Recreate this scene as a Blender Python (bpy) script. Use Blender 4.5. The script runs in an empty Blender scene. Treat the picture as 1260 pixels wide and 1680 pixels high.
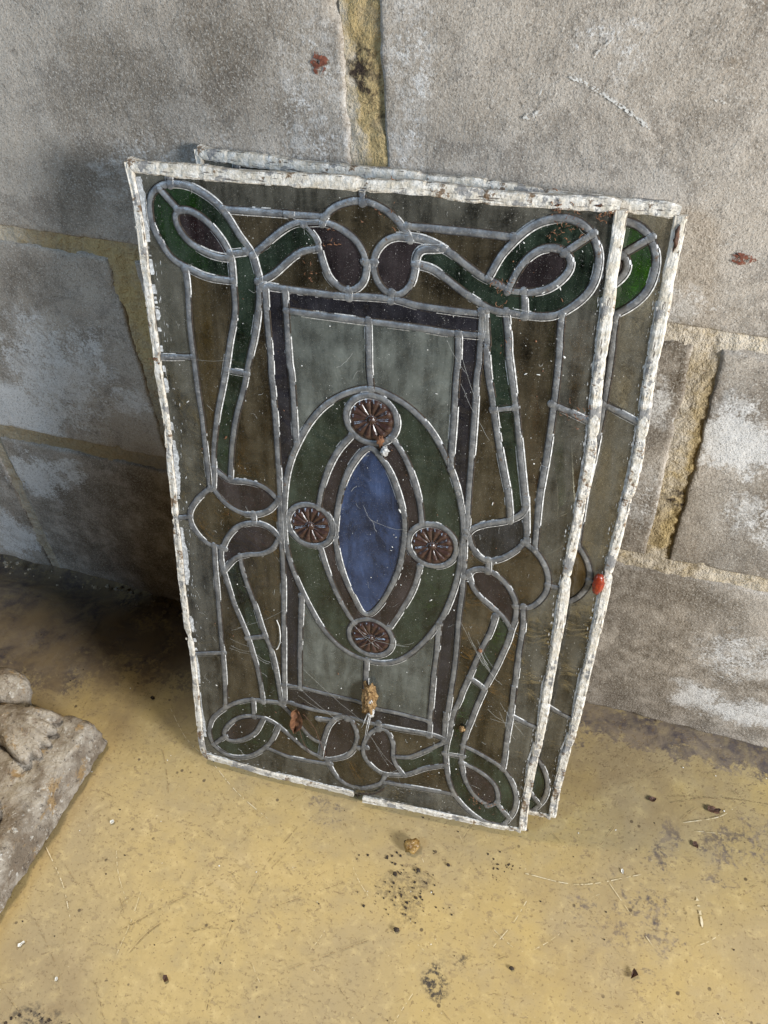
import bpy, bmesh, math, random
from mathutils import Vector, Matrix, noise
from mathutils.geometry import delaunay_2d_cdt

scene = bpy.context.scene
COL = scene.collection
R = math.radians

# ------------------------------------------------------------------ camera
cam_data = bpy.data.cameras.new('camera')
cam = bpy.data.objects.new('camera', cam_data)
COL.objects.link(cam)
cam.location = (0.20036, -0.53609, 0.79072)
cam.rotation_euler = (0.793582, 0.051494, 0.329143)
cam_data.sensor_fit = 'VERTICAL'
cam_data.sensor_height = 24.0
cam_data.lens = 24.0 * 1450.44 / 1680.0
cam_data.clip_start = 0.01
cam_data.clip_end = 50
scene.camera = cam

# ------------------------------------------------------------------ world, lamps, exposure
world = bpy.data.worlds.new('World')
scene.world = world
world.use_nodes = True
bg = world.node_tree.nodes['Background']
bg.inputs['Color'].default_value = (0.72, 0.82, 1.0, 1)
bg.inputs['Strength'].default_value = 0.004


def area(name, loc, target, sx, sy, power, colour):
    d = bpy.data.lights.new(name, 'AREA')
    d.shape = 'RECTANGLE'
    d.size, d.size_y = sx, sy
    d.energy = power
    d.color = colour
    o = bpy.data.objects.new(name, d)
    COL.objects.link(o)
    o.location = loc
    o.rotation_euler = (Vector(target) - Vector(loc)).to_track_quat('-Z', 'Y').to_euler()
    return o


# strong daylight raking in from a doorway on the right, a dimmer blue window at the left, a warm roof light high over the wall's line at the left
area('doorway_light', (1.7, -0.75, 0.85), (0.0, -0.1, 0.3), 0.45, 0.45, 68, (0.98, 0.985, 0.98))
area('window_light', (-0.85, -1.2, 1.3), (0.0, 0.0, 0.35), 0.35, 0.35, 14, (0.54, 0.75, 1.0))
area('roof_light', (-0.74, 0.2, 2.0), (0.0, -0.3, 0.0), 0.2, 0.2, 32, (1.0, 0.84, 0.58))

scene.render.engine = 'CYCLES'
scene.cycles.transparent_max_bounces = 20
scene.cycles.max_bounces = 8
scene.view_settings.view_transform = 'Standard'
scene.view_settings.look = 'None'
scene.view_settings.exposure = -0.06
scene.view_settings.gamma = 1.0
scene.view_settings.use_curve_mapping = False


# ------------------------------------------------------------------ node helpers
class Mat:
    def __init__(self, name):
        self.m = bpy.data.materials.new(name)
        self.m.use_nodes = True
        self.t = self.m.node_tree
        self.t.nodes.clear()
        self.out = self.t.nodes.new('ShaderNodeOutputMaterial')
        self.co = self.t.nodes.new('ShaderNodeTexCoord').outputs['Object']

    def n(self, kind, **kw):
        nd = self.t.nodes.new('ShaderNode' + kind)
        for k, v in kw.items():
            setattr(nd, k, v)
        return nd

    def put(self, sock, v):
        if isinstance(v, bpy.types.NodeSocket):
            self.t.links.new(v, sock)
        elif isinstance(v, (tuple, list)) and len(v) == 3 and sock.type == 'RGBA':
            sock.default_value = (*v, 1)
        else:
            sock.default_value = v

    def scale(self, s, rot=0.0, vec=None):
        mp = self.n('Mapping')
        self.put(mp.inputs['Vector'], vec or self.co)
        mp.inputs['Scale'].default_value = s
        mp.inputs['Rotation'].default_value = (0, 0, rot)
        return mp.outputs[0]

    def noise(self, sc, det=3.0, rough=0.55, vec=None, dist=0.0):
        nd = self.n('TexNoise')
        self.put(nd.inputs['Vector'], vec or self.co)
        nd.inputs['Scale'].default_value = sc
        nd.inputs['Detail'].default_value = det
        nd.inputs['Roughness'].default_value = rough
        nd.inputs['Distortion'].default_value = dist
        return nd.outputs['Fac']

    def voronoi(self, sc, vec=None, feature='F1', out='Distance'):
        nd = self.n('TexVoronoi', feature=feature)
        self.put(nd.inputs['Vector'], vec or self.co)
        nd.inputs['Scale'].default_value = sc
        return nd.outputs[out]

    def step(self, v, a, b, lo=0.0, hi=1.0):
        nd = self.n('MapRange', interpolation_type='SMOOTHSTEP')
        self.put(nd.inputs['Value'], v)
        nd.inputs['From Min'].default_value = a
        nd.inputs['From Max'].default_value = b
        nd.inputs['To Min'].default_value = lo
        nd.inputs['To Max'].default_value = hi
        return nd.outputs[0]

    def math(self, op, a, b=0.0, clamp=False):
        nd = self.n('Math', operation=op, use_clamp=clamp)
        self.put(nd.inputs[0], a)
        self.put(nd.inputs[1], b)
        return nd.outputs[0]

    def mix(self, f, a, b, mode='MIX'):
        nd = self.n('Mix', data_type='RGBA', blend_type=mode)
        self.put(nd.inputs[0], f)
        self.put(nd.inputs[6], a)
        self.put(nd.inputs[7], b)
        return nd.outputs[2]

    def spots(self, items, axes='xz', wamt=0.07):
        """sum of soft ellipses at (a, b, ra, rb, strength) in metres on two axes of the object"""
        wn = self.n('TexNoise')
        self.put(wn.inputs['Vector'], self.co)
        wn.inputs['Scale'].default_value = 22
        wn.inputs['Detail'].default_value = 5
        wn.inputs['Roughness'].default_value = 0.65
        off = self.n('VectorMath', operation='SUBTRACT')
        self.put(off.inputs[0], wn.outputs['Color'])
        off.inputs[1].default_value = (0.5, 0.5, 0.5)
        warp = self.n('VectorMath', operation='MULTIPLY_ADD')
        self.put(warp.inputs[0], off.outputs[0])
        warp.inputs[1].default_value = (wamt, wamt, wamt)
        self.put(warp.inputs[2], self.co)
        sp = self.n('SeparateXYZ')
        self.put(sp.inputs[0], warp.outputs[0])
        A = sp.outputs['X']
        B = sp.outputs['Z' if axes == 'xz' else 'Y']
        tot = None
        for a, b, ra, rb, s in items:
            da = self.math('DIVIDE', self.math('SUBTRACT', A, a), ra)
            db = self.math('DIVIDE', self.math('SUBTRACT', B, b), rb)
            d = self.math('ADD', self.math('MULTIPLY', da, da), self.math('MULTIPLY', db, db))
            v = self.step(d, 0.0, 1.0, s, 0.0)
            tot = v if tot is None else self.math('MAXIMUM', tot, v)
        return tot

    def bump(self, h, strength, dist, prev=None):
        nd = self.n('Bump')
        self.put(nd.inputs['Height'], h)
        nd.inputs['Strength'].default_value = strength
        nd.inputs['Distance'].default_value = dist
        if prev:
            self.put(nd.inputs['Normal'], prev)
        return nd.outputs[0]

    def pbr(self, col, rough=0.8, normal=None, metal=0.0, spec=0.5, **kw):
        nd = self.n('BsdfPrincipled')
        self.put(nd.inputs['Base Color'], col)
        self.put(nd.inputs['Roughness'], rough)
        self.put(nd.inputs['Metallic'], metal)
        self.put(nd.inputs['Specular IOR Level'], spec)
        if normal:
            self.put(nd.inputs['Normal'], normal)
        for k, v in kw.items():
            self.put(nd.inputs[k.replace('_', ' ')], v)
        return nd.outputs[0]

    def shade(self, f, a, b):
        nd = self.n('MixShader')
        self.put(nd.inputs[0], f)
        self.put(nd.inputs[1], a)
        self.put(nd.inputs[2], b)
        return nd.outputs[0]

    def done(self, sh):
        self.t.links.new(sh, self.out.inputs['Surface'])
        return self.m


def mat_block():
    k = Mat('concrete_block')
    big = k.noise(5, 4, 0.6, dist=0.6)
    mid = k.noise(26, 5, 0.65)
    fine = k.noise(420, 3, 0.6)
    grit = k.noise(900, 2, 0.6)
    c = k.mix(k.step(big, 0.34, 0.60), (0.17, 0.142, 0.112), (0.40, 0.35, 0.295))
    c = k.mix(k.step(mid, 0.45, 0.70, 0, 0.6), c, (0.43, 0.39, 0.345))
    c = k.mix(k.step(k.noise(17, 6, 0.72, dist=0.8), 0.50, 0.36, 0, 0.55), c, (0.12, 0.10, 0.082))
    c = k.mix(k.step(k.noise(70, 5, 0.75), 0.46, 0.36, 0, 0.5), c, (0.13, 0.11, 0.09))
    c = k.mix(k.step(k.noise(11, 5, 0.7), 0.55, 0.72, 0, 0.55), c, (0.20, 0.15, 0.10))
    # brown damp stains, with shade beside the panels painted into the colour
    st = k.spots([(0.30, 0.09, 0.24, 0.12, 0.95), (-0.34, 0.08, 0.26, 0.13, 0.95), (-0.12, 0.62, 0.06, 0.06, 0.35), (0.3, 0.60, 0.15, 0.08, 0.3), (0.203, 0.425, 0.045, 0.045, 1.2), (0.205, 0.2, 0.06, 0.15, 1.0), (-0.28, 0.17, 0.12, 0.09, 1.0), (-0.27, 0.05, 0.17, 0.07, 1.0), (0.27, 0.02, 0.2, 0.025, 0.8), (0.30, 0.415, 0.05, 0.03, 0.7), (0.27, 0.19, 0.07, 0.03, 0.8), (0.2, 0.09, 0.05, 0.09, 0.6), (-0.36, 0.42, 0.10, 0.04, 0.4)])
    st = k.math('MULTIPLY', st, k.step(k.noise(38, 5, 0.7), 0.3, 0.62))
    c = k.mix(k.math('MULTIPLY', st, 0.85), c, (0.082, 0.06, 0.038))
    # white salts bloomed on the face
    eff = k.spots([(-0.34, 0.315, 0.075, 0.10, 0.9), (-0.40, 0.262, 0.09, 0.05, 1.15), (-0.285, 0.35, 0.035, 0.055, 0.8), (-0.262, 0.30, 0.035, 0.03, 0.85), (-0.415, 0.17, 0.06, 0.05, 1.0), (-0.365, 0.19, 0.04, 0.03, 0.9),
                   (-0.49, 0.06, 0.06, 0.06, 0.95), (0.262, 0.37, 0.035, 0.05, 1.2), (0.30, 0.30, 0.05, 0.045, 0.75), (0.295, 0.06, 0.04, 0.035, 1.05), (0.345, 0.05, 0.06, 0.03, 1.0), (0.315, 0.13, 0.06, 0.05, 0.75),
                   (0.198, 0.395, 0.025, 0.03, 0.9), (0.2, 0.475, 0.04, 0.02, 0.75), (0.022, 0.6, 0.02, 0.12, 0.62), (0.14, 0.625, 0.04, 0.02, 0.6), (-0.16, 0.52, 0.12, 0.05, 0.55), (-0.04, 0.58, 0.05, 0.09, 0.55), (0.205, 0.3, 0.03, 0.06, 0.6)])
    en = k.math('ADD', k.step(k.noise(48, 7, 0.75, dist=0.5), 0.3, 0.7, 0, 0.75), k.step(k.noise(210, 4, 0.65), 0.3, 0.7, 0, 0.45))
    cr = k.math('ADD', k.step(k.noise(85, 9, 0.8, dist=0.3), 0.32, 0.68, 0, 0.7), k.step(k.noise(420, 4, 0.7), 0.3, 0.7, 0, 0.5))
    crisp = k.math('MULTIPLY', k.step(k.math('SUBTRACT', k.math('ADD', eff, cr), 1.2), 0.0, 0.36), 0.85)
    eff = k.math('MULTIPLY', k.step(k.math('SUBTRACT', k.math('ADD', eff, en), 0.92), 0.0, 0.9), 0.6)
    eff = k.math('MAXIMUM', eff, crisp)
    c = k.mix(k.math('MULTIPLY', eff, 0.78), c, (0.72, 0.72, 0.72))
    c = k.mix(k.step(fine, 0.35, 0.75, 0.0, 0.5), c, k.mix(0.5, c, (0.55, 0.52, 0.47)))
    c = k.mix(k.step(grit, 0.54, 0.66, 0, 0.6), c, (0.09, 0.075, 0.06))
    c = k.mix(k.step(k.noise(800, 2, 0.6, vec=k.scale((1, 1, 1), 2.2)), 0.56, 0.68, 0, 0.5), c, (0.62, 0.59, 0.54))
    c = k.mix(k.step(k.noise(150, 3, 0.7), 0.70, 0.76, 0, 0.6), c, (0.06, 0.05, 0.045))
    c = k.mix(k.step(k.noise(120, 3, 0.7, vec=k.scale((1, 1, 1), 1.0)), 0.71, 0.77, 0, 0.5), c, (0.75, 0.72, 0.66))
    h = k.math('ADD', k.math('MULTIPLY', fine, 0.55), k.math('MULTIPLY', grit, 0.45))
    nb = k.bump(h, 0.45, 0.0018)
    nb = k.bump(k.noise(150, 4, 0.7), 0.35, 0.002, nb)
    nb = k.bump(mid, 0.5, 0.005, nb)
    return k.done(k.pbr(c, 0.93, nb, spec=0.25))


def mat_mortar():
    k = Mat('sandy_mortar')
    big = k.noise(7, 4, 0.6)
    fine = k.noise(500, 3, 0.65)
    c = k.mix(k.step(big, 0.38, 0.62), (0.30, 0.235, 0.14), (0.27, 0.235, 0.185))
    gold = k.spots([(-0.222, 0.40, 0.03, 0.10, 1.0), (0.0, 0.6, 0.03, 0.2, 0.9), (0.234, 0.32, 0.018, 0.12, 0.95), (-0.25, 0.455, 0.06, 0.02, 0.8)])
    c = k.mix(k.math('MULTIPLY', gold, k.step(k.noise(45, 4, 0.65), 0.3, 0.55, 0.35, 1)), c, (0.38, 0.285, 0.135))
    pale = k.spots([(0.25, 0.45, 0.12, 0.03, 0.95), (0.27, 0.225, 0.12, 0.03, 0.8), (0.222, 0.36, 0.016, 0.09, 0.8), (-0.38, 0.46, 0.1, 0.02, 0.8), (-0.018, 0.6, 0.011, 0.3, 0.9), (-0.5, 0.1, 0.2, 0.2, 0.5)])
    c = k.mix(k.math('MULTIPLY', pale, k.step(k.noise(60, 4, 0.7), 0.25, 0.6)), c, (0.52, 0.47, 0.40))
    c = k.mix(k.step(fine, 0.45, 0.7, 0, 0.5), c, k.mix(0.45, c, (0.75, 0.60, 0.34)))
    c = k.mix(k.step(k.noise(330, 3, 0.7), 0.6, 0.74, 0, 0.8), c, (0.13, 0.085, 0.04))
    dk = k.spots([(-0.004, 0.6, 0.012, 0.028, 1.0), (0.006, 0.585, 0.01, 0.02, 0.8), (0.232, 0.30, 0.012, 0.012, 1)])
    c = k.mix(k.math('MULTIPLY', dk, k.step(k.noise(140, 4, 0.7), 0.42, 0.6)), c, (0.035, 0.025, 0.02))
    nb = k.bump(fine, 0.9, 0.002)
    nb = k.bump(k.noise(160, 3, 0.6), 0.6, 0.003, nb)
    return k.done(k.pbr(c, 0.95, nb, spec=0.2))


def mat_floor():
    k = Mat('ochre_floor_paint')
    big = k.noise(6, 4, 0.6, dist=0.5)
    mid = k.noise(30, 5, 0.65)
    c = k.mix(k.step(big, 0.35, 0.68), (0.385, 0.288, 0.122), (0.30, 0.235, 0.132))
    c = k.mix(k.step(mid, 0.42, 0.72, 0, 0.55), c, (0.32, 0.255, 0.15))
    c = k.mix(k.step(k.noise(75, 4, 0.7), 0.5, 0.75, 0, 0.4), c, (0.58, 0.46, 0.23))
    # paint worn through to grey screed, plus painted shade at the left wall foot
    wear_shade = k.spots([(-0.47, -0.06, 0.28, 0.14, 1.3), (-0.27, -0.05, 0.18, 0.085, 0.95), (0.285, -0.13, 0.022, 0.05, 0.6), (0.335, -0.12, 0.035, 0.045, 0.65), (0.36, -0.1, 0.06, 0.05, 0.5), (0.3, -0.01, 0.35, 0.035, 1.1), (0.0, -0.03, 0.3, 0.06, 0.9), (0.26, -0.2, 0.09, 0.06, 0.45), (-0.02, -0.19, 0.03, 0.02, 0.6)], 'xy')
    wn = k.math('ADD', k.step(k.noise(40, 7, 0.75, dist=0.6), 0.3, 0.7, 0, 0.75), k.step(k.noise(220, 4, 0.65), 0.3, 0.7, 0, 0.5))
    wear_shade = k.step(k.math('SUBTRACT', k.math('ADD', wear_shade, wn), 1.05), 0.0, 0.5)
    wc = k.mix(k.step(k.noise(26, 5, 0.7, dist=0.8), 0.38, 0.64), (0.05, 0.042, 0.056), (0.19, 0.15, 0.115))
    c = k.mix(k.math('MULTIPLY', wear_shade, k.step(k.noise(70, 4, 0.7), 0.3, 0.6, 0.55, 0.92)), c, wc)
    # chips, short scuffs and ground-in specks
    el = k.scale((1.0, 1.35, 1.0), 0.7)
    el2 = k.scale((1.0, 2.2, 1.0), -0.9)
    chips = k.math('MAXIMUM', k.step(k.noise(95, 4, 0.68, vec=el), 0.575, 0.63), k.step(k.noise(120, 4, 0.7, vec=el2), 0.585, 0.64))
    chips = k.math('MULTIPLY', chips, k.step(k.noise(12, 4, 0.6), 0.34, 0.58, 0.08, 1))
    c = k.mix(k.math('MULTIPLY', chips, k.step(k.noise(55, 3, 0.6), 0.35, 0.65, 0.2, 0.7)), c, (0.21, 0.155, 0.09))
    specks = k.step(k.noise(310, 3, 0.6), 0.60, 0.66)
    c = k.mix(k.math('MULTIPLY', specks, 0.6), c, (0.15, 0.10, 0.05))
    dots = k.math('MULTIPLY', k.step(k.voronoi(85), 0.10, 0.17, 1, 0), k.step(k.noise(33, 2, 0.5), 0.56, 0.62))
    c = k.mix(k.math('MULTIPLY', dots, 0.8), c, (0.045, 0.03, 0.02))
    c = k.mix(k.step(k.noise(190, 3, 0.7, vec=el2), 0.70, 0.75, 0, 0.5), c, (0.78, 0.72, 0.58))
    # brown drag stains, painted shade by wall and statue, and the soot smudge
    stain_shade = k.spots([(-0.32, -0.06, 0.28, 0.16, 1.0), (-0.22, -0.41, 0.10, 0.07, 0.5), (0.27, -0.075, 0.12, 0.06, 0.6), (0.2, -0.25, 0.1, 0.08, 0.4), (0.23, -0.21, 0.05, 0.06, 0.45), (-0.17, -0.43, 0.04, 0.03, 0.9)], 'xy')
    c = k.mix(k.math('MULTIPLY', stain_shade, k.step(k.noise(20, 4, 0.6), 0.35, 0.7)), c, (0.215, 0.155, 0.085))
    sm = k.spots([(0.124, -0.297, 0.017, 0.015, 1.0), (0.142, -0.278, 0.008, 0.008, 0.8), (0.075, -0.24, 0.03, 0.025, 0.5), (-0.18, -0.437, 0.03, 0.016, 1.0)], 'xy')
    c = k.mix(k.math('MULTIPLY', sm, k.step(k.noise(190, 4, 0.75), 0.40, 0.6)), c, (0.03, 0.025, 0.025))
    h = k.math('SUBTRACT', k.noise(130, 4, 0.6), k.math('MULTIPLY', chips, 0.5))
    nb = k.bump(h, 0.35, 0.0012)
    rough = k.math('ADD', k.step(mid, 0.3, 0.7, 0.42, 0.6), k.math('MULTIPLY', wear_shade, 0.25))
    return k.done(k.pbr(c, rough, nb, spec=0.35))


def mat_lead():
    k = Mat('old_lead')
    a = k.noise(120, 4, 0.65)
    f = k.noise(900, 3, 0.6)
    c = k.mix(k.step(a, 0.35, 0.68), (0.13, 0.134, 0.142), (0.27, 0.275, 0.28))
    c = k.mix(k.step(k.noise(260, 4, 0.7), 0.58, 0.72, 0, 0.7), c, (0.50, 0.49, 0.48))
    c = k.mix(k.step(k.noise(170, 3, 0.7, vec=k.scale((1, 1, 1), 0.8)), 0.66, 0.74, 0, 0.8), c, (0.16, 0.085, 0.035))
    c = k.mix(k.step(k.noise(40, 3, 0.6), 0.55, 0.75, 0, 0.5), c, (0.27, 0.255, 0.22))
    nb = k.bump(f, 0.35, 0.0006)
    nb = k.bump(k.noise(300, 3, 0.6), 0.5, 0.0012, nb)
    return k.done(k.pbr(c, 0.44, nb, metal=0.4, spec=0.6))


def mat_putty():
    k = Mat('white_putty')
    c = k.mix(k.step(k.noise(400, 3, 0.6), 0.4, 0.65), (0.36, 0.355, 0.345), (0.66, 0.66, 0.655))
    return k.done(k.pbr(c, 0.85, k.bump(k.noise(900, 2), 0.6, 0.001)))


def mat_strip(axis):
    k = Mat('flaking_white_paint_' + axis)
    s = (0.12, 1, 1) if axis == 'across' else (1, 0.12, 1)
    lv = k.scale(s)
    c = k.mix(k.step(k.noise(220, 4, 0.6), 0.3, 0.7), (0.50, 0.45, 0.37), (0.74, 0.71, 0.66))
    c = k.mix(k.step(k.noise(60, 4, 0.65), 0.5, 0.72, 0, 0.75), c, (0.50, 0.45, 0.36))
    grain = k.noise(330, 4, 0.65, vec=lv)
    c = k.mix(k.step(grain, 0.58, 0.68, 0, 0.55), c, (0.30, 0.27, 0.23))
    c = k.mix(k.step(k.noise(520, 3, 0.6, vec=lv), 0.60, 0.66, 0, 0.9), c, (0.07, 0.055, 0.045))
    c = k.mix(k.step(k.noise(90, 5, 0.72, vec=k.scale((0.5, 0.5, 1))), 0.56, 0.60, 0, 0.85), c, (0.22, 0.215, 0.215))
    c = k.mix(k.step(k.noise(75, 5, 0.75, vec=k.scale((1, 1, 1), 0.4)), 0.565, 0.63, 0, 0.9), c, (0.15, 0.09, 0.045))
    h = k.math('SUBTRACT', k.noise(260, 4, 0.65), k.math('MULTIPLY', grain, 0.5))
    return k.done(k.pbr(c, 0.8, k.bump(h, 0.8, 0.002), spec=0.3))


def mat_glass(name, tint, film, amount, gloss=1.0, mottle=0.0):
    k = Mat(name)
    blot = k.noise(28, 4, 0.65)
    streak = k.noise(95, 4, 0.65, vec=k.scale((1.0, 0.16, 1.0), 0.05))
    grain = k.noise(650, 3, 0.6)
    tr = k.n('BsdfTransparent')
    wob = k.step(k.noise(60, 3, 0.5, vec=k.scale((1, 0.4, 1), 0.25), dist=1.0), 0.3, 0.7, 0.75, 1.15)
    k.put(tr.inputs[0], k.mix(1.0, tint, k.mix(wob, (0, 0, 0), (1, 1, 1)), 'MULTIPLY'))
    fac = k.math('ADD', amount, k.step(blot, 0.28, 0.72, -0.18, 0.18))
    fac = k.math('ADD', fac, k.step(streak, 0.28, 0.72, -0.20, 0.20))
    fac = k.math('ADD', fac, k.math('MULTIPLY', k.math('SUBTRACT', grain, 0.5), 0.35), clamp=True)
    fcol = k.mix(k.step(k.noise(45, 4, 0.7), 0.4, 0.7, 0, 0.5), film, tuple(min(1, v * 1.5 + 0.02) for v in film))
    if mottle:
        wv = k.noise(30, 4, 0.6, vec=k.scale((1, 0.45, 1), 0.35), dist=2.5)
        fcol = k.mix(k.step(wv, 0.36, 0.52, mottle, 0), fcol, tuple(v * 0.35 for v in film))
        fcol = k.mix(k.step(wv, 0.56, 0.70, 0, mottle), fcol, tuple(v * 1.9 + 0.01 for v in film))
    df = k.n('BsdfDiffuse')
    k.put(df.inputs[0], fcol)
    body = k.shade(fac, tr.outputs[0], df.outputs[0])
    nb = k.bump(k.noise(42, 3, 0.5, dist=0.8), 0.25, 0.004)
    gl = k.n('BsdfGlossy')
    gl.inputs['Roughness'].default_value = 0.10
    k.put(gl.inputs['Normal'], nb)
    fr = k.n('Fresnel')
    fr.inputs['IOR'].default_value = 1.62
    body = k.shade(k.math('MULTIPLY', fr.outputs[0], 1.0 * gloss), body, gl.outputs[0])
    sp = k.math('MULTIPLY', k.step(k.voronoi(330), 0.10, 0.16, 1, 0), k.step(k.noise(50, 4, 0.7), 0.58, 0.68))
    sp2 = k.step(k.noise(520, 2, 0.6, vec=k.scale((1, 0.6, 1), 0.6)), 0.745, 0.78)
    sp = k.math('MAXIMUM', sp, k.step(k.noise(1500, 2, 0.6), 0.66, 0.74, 0, 0.55))
    w = k.n('BsdfDiffuse')
    w.inputs[0].default_value = (0.55, 0.53, 0.49, 1)
    return k.done(k.shade(k.math('MAXIMUM', sp, k.math('MULTIPLY', sp2, 0.8)), body, w.outputs[0]))


def mat_simple(name, a, b, sc=200, rough=0.8, bump=0.6, bd=0.001, **kw):
    k = Mat(name)
    c = k.mix(k.step(k.noise(sc, 4, 0.65), 0.35, 0.68), a, b)
    return k.done(k.pbr(c, rough, k.bump(k.noise(sc * 2, 3, 0.6), bump, bd), **kw))


def mat_stone():
    k = Mat('weathered_cast_stone')
    c = k.mix(k.step(k.noise(30, 5, 0.65), 0.35, 0.66), (0.19, 0.155, 0.12), (0.46, 0.42, 0.365))
    c = k.mix(k.step(k.noise(75, 5, 0.7), 0.52, 0.68, 0, 0.8), c, (0.20, 0.155, 0.115))
    c = k.mix(k.step(k.noise(48, 4, 0.7, vec=k.scale((1, 1, 1), 0.9)), 0.56, 0.68, 0, 0.75), c, (0.36, 0.24, 0.11))
    c = k.mix(k.step(k.noise(190, 4, 0.7), 0.58, 0.66, 0, 0.7), c, (0.07, 0.058, 0.05))
    c = k.mix(k.step(k.noise(130, 4, 0.7, vec=k.scale((1, 1, 1), 2.0)), 0.58, 0.68, 0, 0.7), c, (0.66, 0.65, 0.62))
    nb = k.bump(k.noise(340, 4, 0.65), 1.0, 0.003)
    nb = k.bump(k.noise(90, 4, 0.6), 0.8, 0.005, nb)
    return k.done(k.pbr(c, 0.95, nb, spec=0.2))


def mat_rust(name='rust_red_spot', a=(0.11, 0.032, 0.018), b=(0.24, 0.08, 0.045), sc=330, cut=0.46):
    k = Mat(name)
    c = k.mix(k.step(k.noise(420, 4, 0.65), 0.35, 0.68), a, b)
    tr = k.n('BsdfTransparent')
    return k.done(k.shade(k.step(k.noise(sc, 4, 0.7), cut, cut + 0.06), tr.outputs[0], k.pbr(c, 0.85)))


MT = {
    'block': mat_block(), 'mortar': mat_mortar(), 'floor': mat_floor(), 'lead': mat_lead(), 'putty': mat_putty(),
    'strip_across': mat_strip('across'), 'strip_up': mat_strip('up'), 'stone': mat_stone(),
    'border': mat_glass('clear_border_glass', (0.80, 0.78, 0.68), (0.145, 0.137, 0.112), 0.40),
    'frosted': mat_glass('pale_rolled_glass', (0.50, 0.54, 0.48), (0.150, 0.160, 0.142), 0.58, 1.0, 0.35),
    'amber': mat_glass('brown_amber_glass', (0.72, 0.57, 0.29), (0.092, 0.074, 0.046), 0.40),
    'green': mat_glass('green_glass', (0.25, 0.48, 0.11), (0.044, 0.064, 0.044), 0.36),
    'oval': mat_glass('grey_green_glass', (0.20, 0.36, 0.16), (0.046, 0.060, 0.043), 0.50),
    'purple': mat_glass('plum_glass', (0.30, 0.12, 0.12), (0.046, 0.036, 0.037), 0.50),
    'slate': mat_glass('slate_grey_glass', (0.26, 0.27, 0.30), (0.045, 0.045, 0.048), 0.50),
    'navy': mat_glass('dark_violet_glass', (0.14, 0.10, 0.13), (0.030, 0.028, 0.034), 0.55),
    'blue': mat_glass('blue_glass', (0.10, 0.17, 0.42), (0.036, 0.058, 0.125), 0.70, 1.0, 0.7),
    'roundel': mat_simple('brown_pressed_glass', (0.034, 0.017, 0.014), (0.062, 0.034, 0.027), 300, 0.27, 0.15, 0.0005, spec=0.6),
    'leaf': mat_simple('dry_brown_leaf', (0.10, 0.04, 0.018), (0.22, 0.10, 0.045), 250, 0.7),
    'leaf_dark': mat_simple('dark_leaf_scrap', (0.045, 0.02, 0.012), (0.11, 0.05, 0.025), 300, 0.7),
    'crumb': mat_simple('black_dirt', (0.015, 0.011, 0.009), (0.06, 0.04, 0.025), 400, 0.9),
    'web': mat_simple('cobweb_silk', (0.3, 0.3, 0.28), (0.5, 0.5, 0.48), 100, 0.9, 0.1),
    'cocoon': mat_simple('golden_brown_debris', (0.17, 0.085, 0.025), (0.50, 0.33, 0.15), 330, 0.6, 1.0, 0.003),
    'pebble': mat_simple('amber_pebble', (0.16, 0.085, 0.02), (0.42, 0.28, 0.10), 160, 0.3, 0.8, 0.002),
    'chip': mat_simple('white_paint_chip', (0.62, 0.61, 0.58), (0.80, 0.79, 0.76), 200, 0.8),
    'rust': mat_rust(),
    'red': mat_simple('orange_red_wax', (0.17, 0.018, 0.008), (0.30, 0.042, 0.014), 300, 0.28, 0.4, 0.001),
    'scratch': mat_simple('floor_scratch', (0.12, 0.08, 0.04), (0.30, 0.21, 0.10), 120, 0.8),
    'scratch_pale': mat_simple('pale_scratch', (0.48, 0.40, 0.24), (0.64, 0.57, 0.42), 120, 0.8),
    'chalk': mat_rust('chalk_scrape', (0.50, 0.48, 0.45), (0.68, 0.67, 0.64), 520, 0.47),
}


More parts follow.
